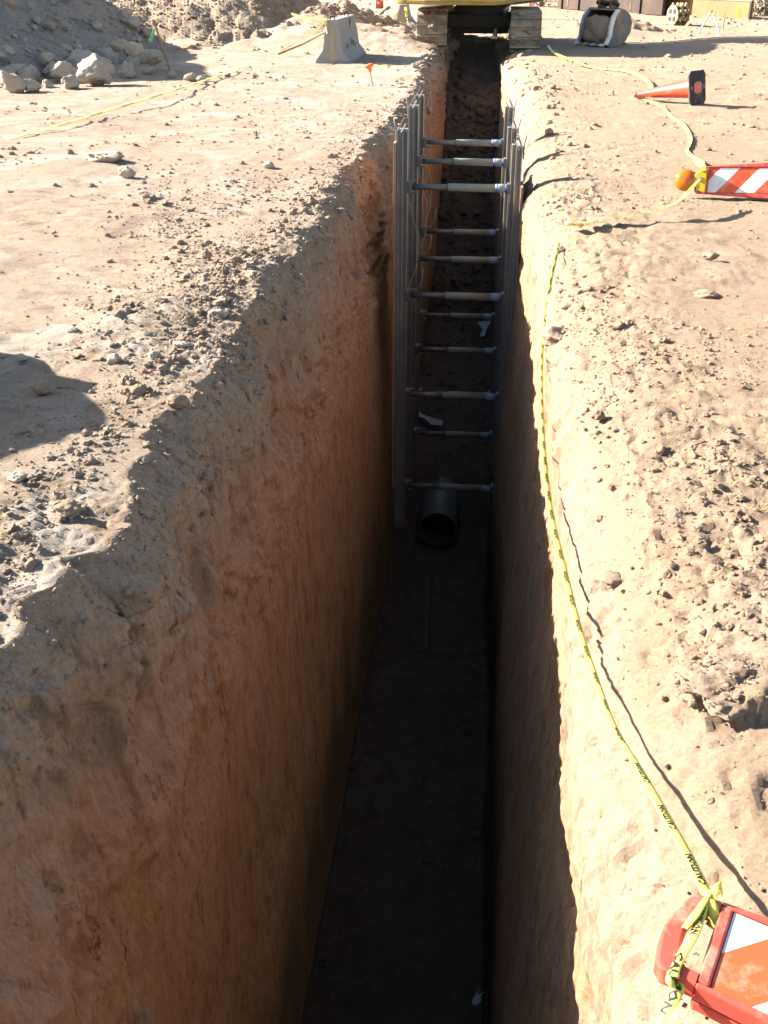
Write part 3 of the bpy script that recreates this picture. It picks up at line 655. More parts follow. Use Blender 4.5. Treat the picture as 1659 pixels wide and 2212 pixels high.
# ------------------------------------------------------------------ caution tape
def cr(pts, n):
    P = [Vector(p) for p in pts]; P = [P[0] * 2 - P[1]] + P + [P[-1] * 2 - P[-2]]; out = []
    for i in range(1, len(P) - 2):
        for k in range(n):
            t = k / n; a, b_, c, d = P[i - 1:i + 3]
            out.append(.5 * ((2 * b_) + (c - a) * t + (2 * a - 5 * b_ + 4 * c - d) * t * t + (3 * b_ - a - 3 * c + d) * t ** 3))
    out.append(P[-2]); return out
def text_mesh(s):
    cu = bpy.data.curves.new('t', 'FONT'); cu.body = s; cu.size = 1; cu.resolution_u = 1; cu.offset = .035
    o = bpy.data.objects.new('t', cu); C.objects.link(o)
    dg = bpy.context.evaluated_depsgraph_get(); me = bpy.data.meshes.new_from_object(o.evaluated_get(dg))
    bm = bmesh.new(); bm.from_mesh(me); bmesh.ops.triangulate(bm, faces=bm.faces)
    long_ = [e for e in bm.edges if e.calc_length() > .35]; bmesh.ops.subdivide_edges(bm, edges=long_, cuts=2); bmesh.ops.triangulate(bm, faces=bm.faces)
    v = [tuple(q.co) for q in bm.verts]; f = [[q.index for q in p.verts] for p in bm.faces]; bm.free()
    bpy.data.objects.remove(o); bpy.data.curves.remove(cu); bpy.data.meshes.remove(me)
    x0 = min(p[0] for p in v); x1 = max(p[0] for p in v); y0 = min(p[1] for p in v); y1 = max(p[1] for p in v)
    return [((p[0] - x0) / (y1 - y0), (p[1] - y0) / (y1 - y0) - .5) for p in v], f, (x1 - x0) / (y1 - y0)
TXT = text_mesh('CAUTION')
def tape(name, label, pts, width, twist=(0,), fold=.25, text=True, n=14, parent=None, stretch=1.6, step=.42, flip=False):
    c = cr(pts, n); m = len(c); s = [0]
    for i in range(1, m): s.append(s[-1] + (c[i] - c[i - 1]).length)
    tw = [np.interp(i / (m - 1), np.linspace(0, 1, len(twist)), twist) for i in range(m)]
    S = []; Nn = []
    ps = None
    for i in range(m):
        t = (c[min(i + 1, m - 1)] - c[max(i - 1, 0)]).normalized()
        sd_ = t.cross(Vector((0, 0, 1)))
        if sd_.length < .05: sd_ = ps or Vector((1, 0, 0))
        sd_.normalize()
        if ps is not None and sd_.dot(ps) < -.5 : sd_ = -sd_
        ps = sd_
        q = Matrix.Rotation(tw[i], 3, t); sd2 = q @ sd_; S.append(sd2); Nn.append(sd2.cross(t))
    wd = width if isinstance(width, (list, tuple)) else [width]
    W_ = [np.interp(i / (m - 1), np.linspace(0, 1, len(wd)), wd) for i in range(m)]
    def pos(i, a, h): return c[i] + S[i] * (a * W_[i]) + Nn[i] * (h - fold * abs(a) * 2 * W_[i] * .5)
    v = []; f = []; cols = (-.5, -.22, 0, .22, .5); k = len(cols)
    for i in range(m):
        for a in cols: v.append(pos(i, a, 0))
    for i in range(m):
        for a in cols: v.append(pos(i, a, -.0012))
    o_ = m * k
    for i in range(m - 1):
        for j in range(k - 1):
            q = (i * k + j, i * k + j + 1, (i + 1) * k + j + 1, (i + 1) * k + j); f.append(q); f.append(tuple(o_ + z for z in q[::-1]))
        f.append((i * k, (i + 1) * k, o_ + (i + 1) * k, o_ + i * k)); e = k - 1
        f.append((i * k + e, o_ + i * k + e, o_ + (i + 1) * k + e, (i + 1) * k + e))
    o = MB().add(v, f).build(name, M['yellow_tape'], parent, smooth=True)
    if not parent: tag(o, label, 'tape')
    if text:
        tv = []; tf = []; tx, tfc, asp = TXT; pos0 = step * .3
        while pos0 < s[-1] - .02:
            wloc = np.interp(pos0, s, W_); hgt = .70
            length = asp * hgt * wloc * stretch
            if pos0 + length > s[-1]: break
            b0 = len(tv)
            for (u, vv) in tx:
                d = pos0 + u / asp * length; i = min(m - 2, max(0, int(np.searchsorted(s, d) - 1))); fr = (d - s[i]) / max(1e-6, s[i + 1] - s[i])
                a = -vv * hgt * (-1 if flip else 1)
                tv.append(pos(i, a, .0014).lerp(pos(i + 1, a, .0014), fr))
            tf += [[b0 + q for q in p] for p in tfc]
            pos0 += length + step
        if tv: 
            lt = MB().add(tv, tf).build('lettering', M['black'], o)
    return o
def on(x, y, dz=None):
    if dz is None: dz = .012 if y > 210 else .045
    p = at(x, y); z = float(gz(p.x, p.y)); p = at(x, y, z); z = float(gz(p.x, p.y)) + dz; return at(x, y, z)

near_c = [at(1531, 1932, .078), at(1487, 1845, .06), at(1440, 1762, .03), at(1385, 1665, -.005), at(1330, 1572, -.035), at(1290, 1470, -.085), at(1250, 1352, -.135), at(1214, 1210, -.185), at(1190, 1100, -.225),
          at(1176, 980, -.255), at(1170, 870, -.265), at(1170, 770, -.26), at(1177, 690, -.205), at(1189, 610, -.12), at(1203, 545, -.04), at(1207, 524, -.05)]
tape('caution_tape', 'long yellow tape running along the right lip down to the near striped panel', near_c, [.027, .027, .018, .025, .028, .022, .026, .022], (.25, .15, .3, .1, .35, .15, .4, .2), .28, step=.09, stretch=.9)
tape('caution_tape', 'yellow tape from the near panel handle running down to the picture bottom', [at(1527, 1945, .075), at(1500, 2010, .082), at(1462, 2075, .08), at(1452, 2112, .078), at(1462, 2128, .06), at(1440, 2170, .04), at(1415, 2212, .02), at(1385, 2270, .0)], [.012, .022, .022, .026, .03, .026, .026], (.3, .5, .3, .2, .8, .4), .3, step=.05)
tape('caution_tape', 'yellow tape from the amber lamp of the far panel to the right lip', [at(1510, 388, .19), at(1497, 402, .17), at(1478, 424, .14), at(1452, 441, .11), on(1400, 458, .10), on(1340, 468, .085), on(1290, 475, .07), on(1258, 482, .04), on(1240, 486, .01), on(1234, 482, .05)], [.03, .05, .065, .085, .09, .085, .07, .05], (.5, .5, .3, .25, .3, .3, .3), .05, step=.35)
tape('caution_tape', 'twisted yellow tape between the fallen cone tip and the far striped panel', [on(1376, 207, .05), on(1400, 216), on(1432, 231), on(1452, 252), on(1476, 272), on(1491, 295), on(1487, 318), on(1483, 326), on(1500, 342), on(1514, 354, .06), at(1522, 368, .20)], [.05, .04, .045, .06, .05, .035, .05, .07, .04], (.0, .6, .1, .8, .2, 1.0, .4, .9, .2), .2, text=False)
tape('caution_tape', 'yellow tape curving from the excavator track to the fallen cone tip', [on(1183, 98), on(1195, 112), on(1228, 127), on(1262, 140), on(1300, 148), on(1345, 151), on(1375, 160), on(1399, 174), on(1408, 187), on(1396, 199), on(1376, 205, .05)], [.05, .055, .05, .06, .06, .05], (.2, .5, .2, .6, .1, .4), .15, text=False)
tape('caution_tape', 'yellow tape stretched across the ground left of the trench towards the boulders', [on(20, 301, .005), on(75, 286, .03), on(130, 270, .06), on(220, 242, .09), on(300, 218, .11), on(400, 187, .09), on(470, 165, .05), on(517, 150, .03)], [.025, .05, .065, .06, .05], (.15, .05, .2, .1, .2), .05, step=.5)
BT = at(708, 48, .74)
def by(x, y, Y):
    r, d = (x - 829.5) / FPX, (y - 1106) / FPX
    yp = math.cos(PITCH) - d * math.sin(PITCH); zz = -(math.sin(PITCH) + d * math.cos(PITCH))
    v = Vector((r * math.cos(YAW) - yp * math.sin(YAW), r * math.sin(YAW) + yp * math.cos(YAW), zz)); return Vector((0, 0, CAM_H)) + v * (Y / v.y)
tape('caution_tape', 'yellow tape slanting from the barrier top down to the ground at its left', [by(698, 50, 21.05), by(678, 68, 21), by(650, 87, 20.9), by(622, 101, 20.6), on(605, 110)], .045, (.6, .4, .6), .1, text=False)
tape('caution_tape', 'yellow tape running left from the top of the near barrier', [by(706, 42, 21.0), by(690, 42, 21.3), by(668, 40, 22), by(650, 36, 22.8), by(630, 30, 24)], .05, (1.1, .9, 1.2), .1, text=False)
tape('caution_tape', 'yellow tape on the ground between the small far panel and the barriers', [on(835, 8, .1), on(828, 20), on(815, 33), on(803, 41)], .09, (.4, .8), .1, text=False)

# ------------------------------------------------------------------ striped panel barricades
def make_panel(label, lamp=False, handle=True, phase=.10):
    """vertical panel barricade, long axis +X from its top end, width along Y, thickness -Z"""
    t = thing('panel_barricade', label, 'barricade', group='striped panel barricades')
    def half(u): return .108 + .065 * max(0, u) ** 1.0
    # moulded frame: outer rim as outline prism with recess
    us = [0, .2, .4, .6, .8, 1.0]
    rim = MB()
    for sgn in (-1, 1):
        poly = [(u, sgn * half(u)) for u in us] + [(u, sgn * (.098 + (.012 * u))) for u in us[::-1]]
        rim.prism(poly, -.034, .007)
    rim.box((.012, 0, -.0145), (.024, .196, .041)); rim.box((.99, 0, -.0145), (.03, .24, .041))
    poly = [(u, half(u) - .006) for u in us] + [(u, -half(u) + .006) for u in us[::-1]]
    rim.prism(poly, -.030, -.004)
    rim.build('frame', M['orange'], t, bevel=.006)
    # handle: a bowed loop with an opening
    if handle:
        outer = [(.0, -.107), (-.062, -.106), (-.076, -.092), (-.084, -.045), (-.085, -.005), (-.079, .04), (-.058, .088), (-.042, .104), (.0, .107)]
        inner = [(.0, -.078), (-.022, -.078), (-.034, -.066), (-.044, -.03), (-.046, 0), (-.044, .03), (-.034, .066), (-.022, .078), (.0, .078)]
        h = MB(); n = len(outer)
        vs = [(p[0], p[1], z) for z in (-.034, .007) for p in outer] + [(p[0], p[1], z) for z in (-.034, .007) for p in inner]
        fs = []
        for i in range(n - 1):
            fs += [(i, i + 1, n + i + 1, n + i), (2 * n + i, 3 * n + i, 3 * n + i + 1, 2 * n + i + 1), (n + i, n + i + 1, 3 * n + i + 1, 3 * n + i), (i, 2 * n + i, 2 * n + i + 1, i + 1)]
        h.add(vs, fs); h.build('handle', M['orange'], t, bevel=.006)
    # sheeting: alternating diagonal stripes, each cut to the panel
    x0, x1, yw = .026, .80, .096
    def stripes(mm, name, ph):
        k = MB(); p = .30; wd = .15
        for q in range(-3, 12):
            a = q * p + ph
            poly = [(a - .0, -yw), (a + wd, -yw), (a + wd + 2 * yw * .89, yw), (a + 2 * yw * .89, yw)]
            out = []
            for lim, sg in ((x0, 1), (x1, -1)):
                out = []
                for i in range(len(poly)):
                    A, B = poly[i], poly[(i + 1) % len(poly)]; ia = (A[0] - lim) * sg >= 0; ib = (B[0] - lim) * sg >= 0
                    if ia: out.append(A)
                    if ia != ib: tt = (lim - A[0]) / (B[0] - A[0]); out.append((lim, A[1] + tt * (B[1] - A[1])))
                poly = out
                if len(poly) < 3: break
            if len(poly) >= 3: k.prism(poly, -.0035, .0005)
        k.build(name, mm, t)
    stripes(M['white_sheet'], 'white_stripe', phase); stripes(M['orange_sheet'], 'orange_stripe', phase + .15)
    # rear panel, folded behind
    rp = MB(); poly = [(u, half(u) - .004) for u in us] + [(u, -half(u) + .004) for u in us[::-1]]
    rp.prism(poly, -.066, -.040); rp.build('rear_panel', M['orange'], t, bevel=.006)
    if lamp:
        c = MB(); c.prism([(-.085, -.035), (-.05, -.085), (.0, -.105), (.012, -.095), (.012, .085), (-.005, .095), (-.03, .09), (-.085, .03)], .012, .055)
        cs = c.build('lamp_case', M['lamp_yellow'], t, bevel=.008)
        MB().box((-.033, .0, .058), (.024, .034, .006)).build('latch', M['steel'], cs, bevel=.001)
        MB().tube([(-.055, -.10, .02), (-.052, -.06, .03)], .007, 8).build('bolt', M['steel'], cs, smooth=True)
        A = Matrix.Translation((-.155, -.005, .035))
        ln = MB().lathe([(0, .036), (.03, .034), (.055, .028), (.074, .018), (.080, .008), (.080, -.008), (.074, -.018), (.055, -.028), (.03, -.034), (0, -.036)], 40, A).build('amber_lens', M['amber'], t, smooth=True)
        MB().lathe([(.079, .009), (.086, .007), (.086, -.007), (.079, -.009)], 40, A).build('lens_rim', M['amber'], ln, smooth=True)
    return t
# near panel, lying on the bank at the lower right
near_p = make_panel('orange and white striped panel with an empty handle, lying lower right')
o0 = at(1560, 1951, .066); o1 = at(1500, 2132, .066)
mid = (o0 + o1) / 2; ydir = (o0 - o1)
xdir = at(1659, 2078, .062) - at(1535, 2045, .066)
zz_ = xdir.cross(ydir).normalized(); near_p.matrix_world = frame(mid, ydir.cross(zz_), ydir)
far_p = make_panel('orange and white striped panel with a round amber lamp, lying on its edge', lamp=True, phase=-.06)
c0 = Vector((1.735, 9.0, .115)); xd = Vector((.965, -.25, .055)); nrm = Vector((-.25, -.93, .28))
far_p.matrix_world = frame(c0, xd, nrm.cross(xd))
def standing(px, py, label, yaw, lean=0, z=0):
    q = copy_tree(near_p); q['label'] = label; p = at(px, py)
    p.z = float(gz(p.x, p.y))
    q.matrix_world = Matrix.Translation((p.x, p.y, p.z + .98)) @ Matrix.Rotation(yaw, 4, 'Z') @ Matrix.Rotation(lean, 4, 'X') @ Matrix(((0, 1, 0, 0), (0, 0, -1, 0), (-1, 0, 0, 0), (0, 0, 0, 1)))
standing(820, 18, 'small far orange panel standing upright behind the near barrier', R(20))
standing(633, 26, 'far panel leaning on the slope left of the near barrier', R(-30), R(20))
standing(1152, 40, 'far panel seen edge on at the right of the excavator', R(70), R(6))

# tape wrapped on the near handle (knot and hanging loop)
def knot():
    p = at(1531, 1932, .082)
    k = MB()
    V, F = ico(2, 9, .45, .7)
    k.add([tuple(Vector(v) * .009 + p) for v in V], [tuple(f) for f in F])
    o = k.build('tape_knot', M['yellow_tape'], smooth=True); tag(o, 'yellow tape knot with loose ends tied on the near panel handle', 'tape knot')
    tape('loose_end', '', [p, at(1548, 1922, .10), at(1558, 1916, .105), at(1562, 1926, .09)], .018, (.5, 1, .4), .3, False, parent=o)
    tape('loose_end', '', [p, at(1540, 1955, .08), at(1542, 1985, .065), at(1534, 2004, .05)], [.012, .02, .026], (.2, .1), .3, False, parent=o)
    tape('loose_end', '', [p, at(1510, 1962, .085), at(1492, 1985, .083), at(1477, 2003, .08)], [.01, .018, .014], (.2, .5), .3, False, parent=o)
knot()

# ------------------------------------------------------------------ fallen cone
def cone():
    base = Vector((2.64, 15.22, .21)); tip = Vector((1.935, 15.78, .055)); ax = (tip - base); Ln = ax.length
    t = thing('traffic_cone', 'tall slim orange cone fallen on its side with black rubber base', 'traffic cone')
    m = frame(base, ax, (0, 0, 1)) @ Matrix.Rotation(R(90), 4, 'Y')
    t.matrix_world = m
    MB().lathe([(.135, 0), (.128, .02), (.098, .30), (.066, .62), (.034, Ln - .05), (.032, Ln - .02), (.04, Ln - .01), (.038, Ln + .015), (.02, Ln + .03), (0, Ln + .03)], 28).build('cone_body', M['cone'], t, smooth=True)
    pts = []
    for (cx_, cy_) in ((1, 1), (-1, 1), (-1, -1), (1, -1)):
        for q in ((0, 1) if cx_ * cy_ > 0 else (1, 0)): pts.append((cx_ * (.215 - .05 * q), cy_ * (.215 - .05 * (1 - q))))
    b_ = MB().prism(pts, -.03, 0, top=[(p[0] * .93, p[1] * .93) for p in pts]).build('base', M['rubber'], t, bevel=.008)
    ins = MB().prism([(.05, -.075), (.10, -.05), (.10, .05), (.05, .075), (-.05, .075), (-.10, .05), (-.10, -.05), (-.05, -.075)], -.036, -.029).build('base_plug', M['orange'], b_, bevel=.004)
    k = MB(); k.box((.16, 0, -.031), (.04, .04, .006)); k.box((-.16, 0, -.031), (.04, .05, .006)); k.each('base_hole', M['alu'], b_, bevel=.001)
cone()
kp = on(1376, 206, .05)
o = MB(); V, F = ico(2, 5, .5, .7); o.add([tuple(Vector(v) * .055 + kp) for v in V], [tuple(f) for f in F])
tag(o.build('tape_knot', M['yellow_tape'], smooth=True), 'yellow tape bunched round the tip of the fallen cone', 'tape knot')

# ------------------------------------------------------------------ concrete barriers
def barrier(label, loc, yaw, length, h=.76, stubs=True):
    t = thing('concrete_barrier', label, 'barrier', Matrix.Translation(loc) @ Matrix.Rotation(yaw, 4, 'Z'), 'concrete barriers')
    prof = [(-.33, 0), (-.33, .06), (-.19, .24), (-.10, h), (.10, h), (.19, .24), (.33, .06), (.33, 0)]
    mb = MB(); A = Matrix(((1, 0, 0, 0), (0, 0, -1, 0), (0, 1, 0, 0), (0, 0, 0, 1)))
    mb.prism(prof, -length, 0, A)
    o = mb.build('barrier_body', M['concrete'], t, bevel=.012)
    s = MB()
    s.prism([(-.055, .02), (-.045, .30), (-.03, h - .12), (.03, h - .12), (.045, .30), (.055, .02)], 0, .004, A @ Matrix.Translation((0, 0, -.0)) )
    s.build('end_groove', M['slot'] if False else mat('groove_dust_%d' % int(length * 10), (.37, .29, .2), .95), o)
    if stubs:
        k = MB()
        for (yy, zz, hh) in ((.55, .27, .09), (.75, .28, .08), (1.15, .33, .12), (1.30, .30, .07), (1.42, .27, .14), (1.62, .22, .13)):
            k.box((0, 0, 0), (.012, .05, hh), Matrix.Translation((.19 - (zz - .24) * .173 + .002, yy, zz)) @ Matrix.Rotation(R(-10), 4, 'Y'))
        k.each('chipped_slot', M['slot'], o)
        l = MB()
        for yy in (.08, length - .45): l.tube([(-.04, yy, h), (-.04, yy, h + .05), (.04, yy, h + .05), (.04, yy, h)], .016, 6)
        l.each('lifting_loop', M['dark_steel'], o)
    return t
barrier('concrete barrier near the trench with yellow tape tied on top', (-3.10, 20.95, float(gz(-3.1, 20.95)) - .01), R(-1.5), 2.15)
barrier('small far concrete barrier left of the excavator, tape down both sides', (-2.82, 33.2, float(gz(-2.82, 33.2))), R(3), 2.0, .60, False)
tape('caution_tape', 'yellow tape tail hanging from the near barrier front', [by(706, 44, 20.93), by(704, 52, 20.88), by(704, 62, 20.86), by(706, 73, 20.8)], [.05, .06, .05], (1.57, 1.5, 1.6), .1, False)
tape('caution_tape', 'yellow tape over the back end of the near barrier top', [by(748, 35.5, 22.6), by(755, 37, 22.5), by(756, 48, 22.3), by(755, 62, 22.2)], .055, (.3, 1.2, 1.5), .1, False)
tape('caution_tape', 'yellow tape falling down the left side of the far barrier', [by(864, 15, 33.1), by(857, 30, 33), by(848, 45, 32.9)], .09, (.9, 1.2), .1, False)
tape('caution_tape', 'yellow tape falling down the right side of the far barrier to the track', [by(876, 15, 33.1), by(879, 35, 33), by(884, 54, 32.8), on(905, 66, .03)], .09, (.9, 1.2, .6), .1, False)

# ------------------------------------------------------------------ stakes and small stuff
t = thing('survey_stake', 'thin wooden stake with green ribbon at the foot of the spoil heap', 'stake')
MB().tube([(-5.64, 19.0, -.1), (-5.66, 18.8, .3), (-5.72, 18.6, .72), (-5.75, 18.55, .85)], .02, 6).build('stick', M['stick'], t)
MB().add([(-5.72, 18.56, .70), (-5.74, 18.5, .71), (-5.80, 18.5, .58), (-5.75, 18.5, .57), (-5.80, 18.52, .50), (-5.84, 18.5, .52)], [(0, 1, 2, 3), (3, 2, 5, 4)]).build('ribbon', M['green_ribbon'], t).modifiers.new('s', 'SOLIDIFY').thickness = .003
t = thing('marker_pin', 'leaning steel pin with an orange mushroom cap left of the trench', 'marker pin')
pz = float(gz(-1.9, 17.2))
MB().tube([(-1.90, 17.2, pz - .1), (-1.975, 17.2, pz + .29)], .011, 8).build('steel_rod', M['steel'], t)
MB().lathe([(.018, -.09), (.03, -.05), (.045, -.02), (.085, 0), (.088, .014), (.05, .026), (0, .03)], 20, Matrix.Translation((-1.98, 17.2, pz + .30)) @ Matrix.Rotation(R(-14), 4, 'Y')).build('cap', M['orange_cap'], t, smooth=True)
t = thing('white_a_frame', 'chalky white folding stand with splayed legs and yellow tip, far right', 'folding stand')
gzz = float(gz(5.3, 30.3))
for q, (a, b_) in enumerate((((5.39, 30.3, .56), (5.10, 30.2, 0)), ((5.40, 30.34, .56), (5.16, 30.5, 0)), ((5.41, 30.3, .56), (5.62, 29.9, -.02)))):
    MB().tube([a, ((a[0] + b_[0]) / 2 + (.04 if q == 2 else 0), (a[1] + b_[1]) / 2, (a[2] + b_[2]) / 2), b_], [.022, .03 if q == 2 else .02, .02], 8).build('leg', M['pale_paint'], t)
MB().box((5.40, 30.3, .57), (.07, .05, .04)).build('tip', M['lamp_yellow'], t, bevel=.006)
tag(MB().box((6.26, 33, .2), (.03, .02, .46)).build('wooden_stake', M['wood']), 'thin pale wooden stake standing beside the white folding stand', 'stake')
tag(MB().tube([(-4.45, 22.6, .05), (-3.9, 22.3, .25), (-3.35, 21.9, .5)], [.03, .028, .02], 6).build('timber', M['stick']), 'brown timber leaning on the left side of the near barrier', 'timber')

# ------------------------------------------------------------------ excavator
def excavator():
    ex = thing('excavator', 'yellow and red tracked excavator straddling the end of the trench', 'excavator')
    def track(xc, yb, z0):
        T = bpy.data.objects.new('track', None)
        Lt, Ht, Wt = 3.5, .74, .66; r = Ht / 2
        path = []; n = 40; per = 2 * (Lt - 2 * r) + 2 * math.pi * r
        def pt(s):
            s %= per; a = Lt - 2 * r
            if s < a: return (r + s, 0, 0)
            s -= a
            if s < math.pi * r: th = s / r; return (Lt - r + r * math.sin(th), r - r * math.cos(th), th)
            s -= math.pi * r
            if s < a: return (Lt - r - s, Ht, math.pi)
            s -= a; th = s / r; return (r - r * math.sin(th), r + r * math.cos(th), math.pi + th)
        mb = MB(); pitch = per / n
        for i in range(n):
            y, z, th = pt(i * pitch)
            m = Matrix.Translation((xc, yb + y, z0 + z)) @ Matrix.Rotation(th, 4, 'X')
            mb.box((0, 0, .015), (Wt, pitch * .93, .03), m)
            mb.box((0, -pitch * .42, -.012), (Wt, .025, .055), m)
        o = mb.build('track', M['track'], ex, bevel=.004)
        fr = MB(); fr.box((xc, yb + Lt / 2, z0 + .37), (.34, Lt - .8, .34)); fr.box((xc, yb + Lt / 2, z0 + .37), (.46, Lt - 1.4, .24)); fr.build('track_frame', M['dark_steel'], o, bevel=.02)
        for yy in (r, Lt - r):
            A = Matrix.Translation((xc - .16, yb + yy, z0 + r)) @ Matrix.Rotation(R(90), 4, 'Y')
            MB().lathe([(0, 0), (.30, 0), (.33, .05), (.33, .27), (.30, .32), (0, .32)], 24, A).build('sprocket', M['dark_steel'], o)
        md = MB()                                                     # mud caked on the shoes
        rg = random.Random(3 + int(xc * 10))
        V, F = ico(2, 4, .4, .6)
        for i in range(14):
            yy, zz, th = pt(rg.uniform(per - math.pi * r, per)); c = Vector((xc + rg.uniform(-.28, .28), yb + yy, z0 + zz)); s_ = rg.uniform(.03, .08)
            md.add([tuple(Vector(v) * s_ + c) for v in V], [tuple(f) for f in F])
        md.build('caked_mud', M['clod'], o, smooth=False)
    track(-1.47, 24.75, .02); track(.56, 24.75, -.03)
    u = MB(); u.box((-.45, 26.4, .52), (1.5, 1.3, .30)); u.box((-.45, 26.4, .36), (1.3, .9, .22)); u.build('undercarriage', M['dark_steel'], ex, bevel=.04)
    for xx in (-.05, .12): pass
    st = MB(); st.tube([(-.10, 25.9, .42), (-.10, 25.85, .20)], .05, 10); st.tube([(.25, 25.8, .60), (.23, 25.7, .18)], .035, 8); st.box((-.12, 25.84, .18), (.16, .06, .05)); st.each('hanging_bracket', M['steel'], ex)
    sp = MB(); sp.lathe([(0, .66), (.62, .66), (.62, .80), (.58, .80), (.58, .90), (0, .90)], 36, Matrix.Translation((-.45, 26.3, 0))); sp.build('swing_ring', M['dark_steel'], ex, smooth=False)
    mt = MB(); mt.tube([(.08, 25.5, .66), (.16, 25.45, .88)], .06, 10); mt.build('swivel_motor', M['steel'], ex, smooth=True)
    hs = bpy.data.objects.new('house', None)
    HM = Matrix.Translation((-.45, 26.3, 0)) @ Matrix.Rotation(R(-17), 4, 'Z')
    def rrect(x0, x1, y0, y1, r, bow=.0):
        pts = []
        for (cx, cy, a0) in ((x1 - r, y1 - .12, 0), (x0 + r, y1 - .12, 90)):
            pts += [(cx + (r if a0 == 0 else -r), cy + .12)]
        for k in range(9): a = R(180 + 90 * k / 8); pts.append((x0 + r + r * math.cos(a), y0 + r + r * math.sin(a)))
        if bow: pts += [(x0 + (x1 - x0) * q, y0 - bow * math.sin(math.pi * q)) for q in (.35, .5, .65)]
        for k in range(9): a = R(270 + 90 * k / 8); pts.append((x1 - r + r * math.cos(a), y0 + r + r * math.sin(a)))
        return pts
    low = rrect(-1.22, 1.12, -2.45, -1.0, .35, .12); low2 = [(p[0] * .97, p[1] * .985) for p in low]
    cw = MB(); cw.prism(low2, .90, .96, HM, top=low); cw.prism(low, .962, 1.10, HM)
    c_ = cw.build('counterweight', M['cat_yellow'], ex, bevel=.015)
    up = MB(); up.prism([(p[0], p[1]) for p in low], 1.102, 1.9, HM); up.build('counterweight_cover', M['red'], c_, bevel=.03)
    h = MB(); h.box((-.05, .25, 1.45), (2.30, 2.45, 1.08), HM); h.box((.45, -.3, 2.02), (1.3, 1.2, .10), HM)
    h.build('engine_house', M['cat_yellow'], ex, bevel=.05)
    d = MB(); d.box((-.05, .25, .91), (2.2, 2.4, .08), HM); d.build('house_deck', M['dark_steel'], ex)
    cb = MB(); cb.box((-.70, .75, 2.02), (.92, 1.4, 1.5), HM); cab = cb.build('cab', M['cat_yellow'], ex, bevel=.06)
    wn = MB(); wn.box((-.70, .75, 2.25), (.935, 1.1, .75), HM); wn.box((-.70, .75, 2.25), (.70, 1.415, .75), HM); wn.build('cab_window', M['glass'], cab)
    ys = MB(); pth = [(.15, 1.2, 1.5), (.15, 2.4, 3.3), (.15, 3.6, 4.3), (.15, 5.2, 4.7)]
    for i in range(3):
        a, b2 = Vector(pth[i]), Vector(pth[i + 1]); dr = b2 - a; ang = math.atan2(dr.z, dr.y)
        ys.box((0, 0, 0), (.36, dr.length + .2, .48), HM @ Matrix.Translation((a + b2) / 2) @ Matrix.Rotation(ang, 4, 'X'))
    ys.each('boom_section', M['cat_yellow'], ex, bevel=.04)
    sk = MB(); a, b2 = Vector((.15, 4.8, 5.0)), Vector((.15, 7.2, 3.9)); dr = b2 - a
    sk.box((0, 0, 0), (.30, dr.length, .36), HM @ Matrix.Translation((a + b2) / 2) @ Matrix.Rotation(math.atan2(dr.z, dr.y), 4, 'X')); sk.build('stick_arm', M['cat_yellow'], ex, bevel=.03)
    cy = MB()
    for xx in (-.12, .42): cy.tube([HM @ Vector((xx, 1.7, 1.6)), HM @ Vector((xx, 3.3, 3.9))], .07, 10)
    cy.each('boom_ram', M['steel'], ex, smooth=True)
    bpy.data.objects.remove(hs)
excavator()

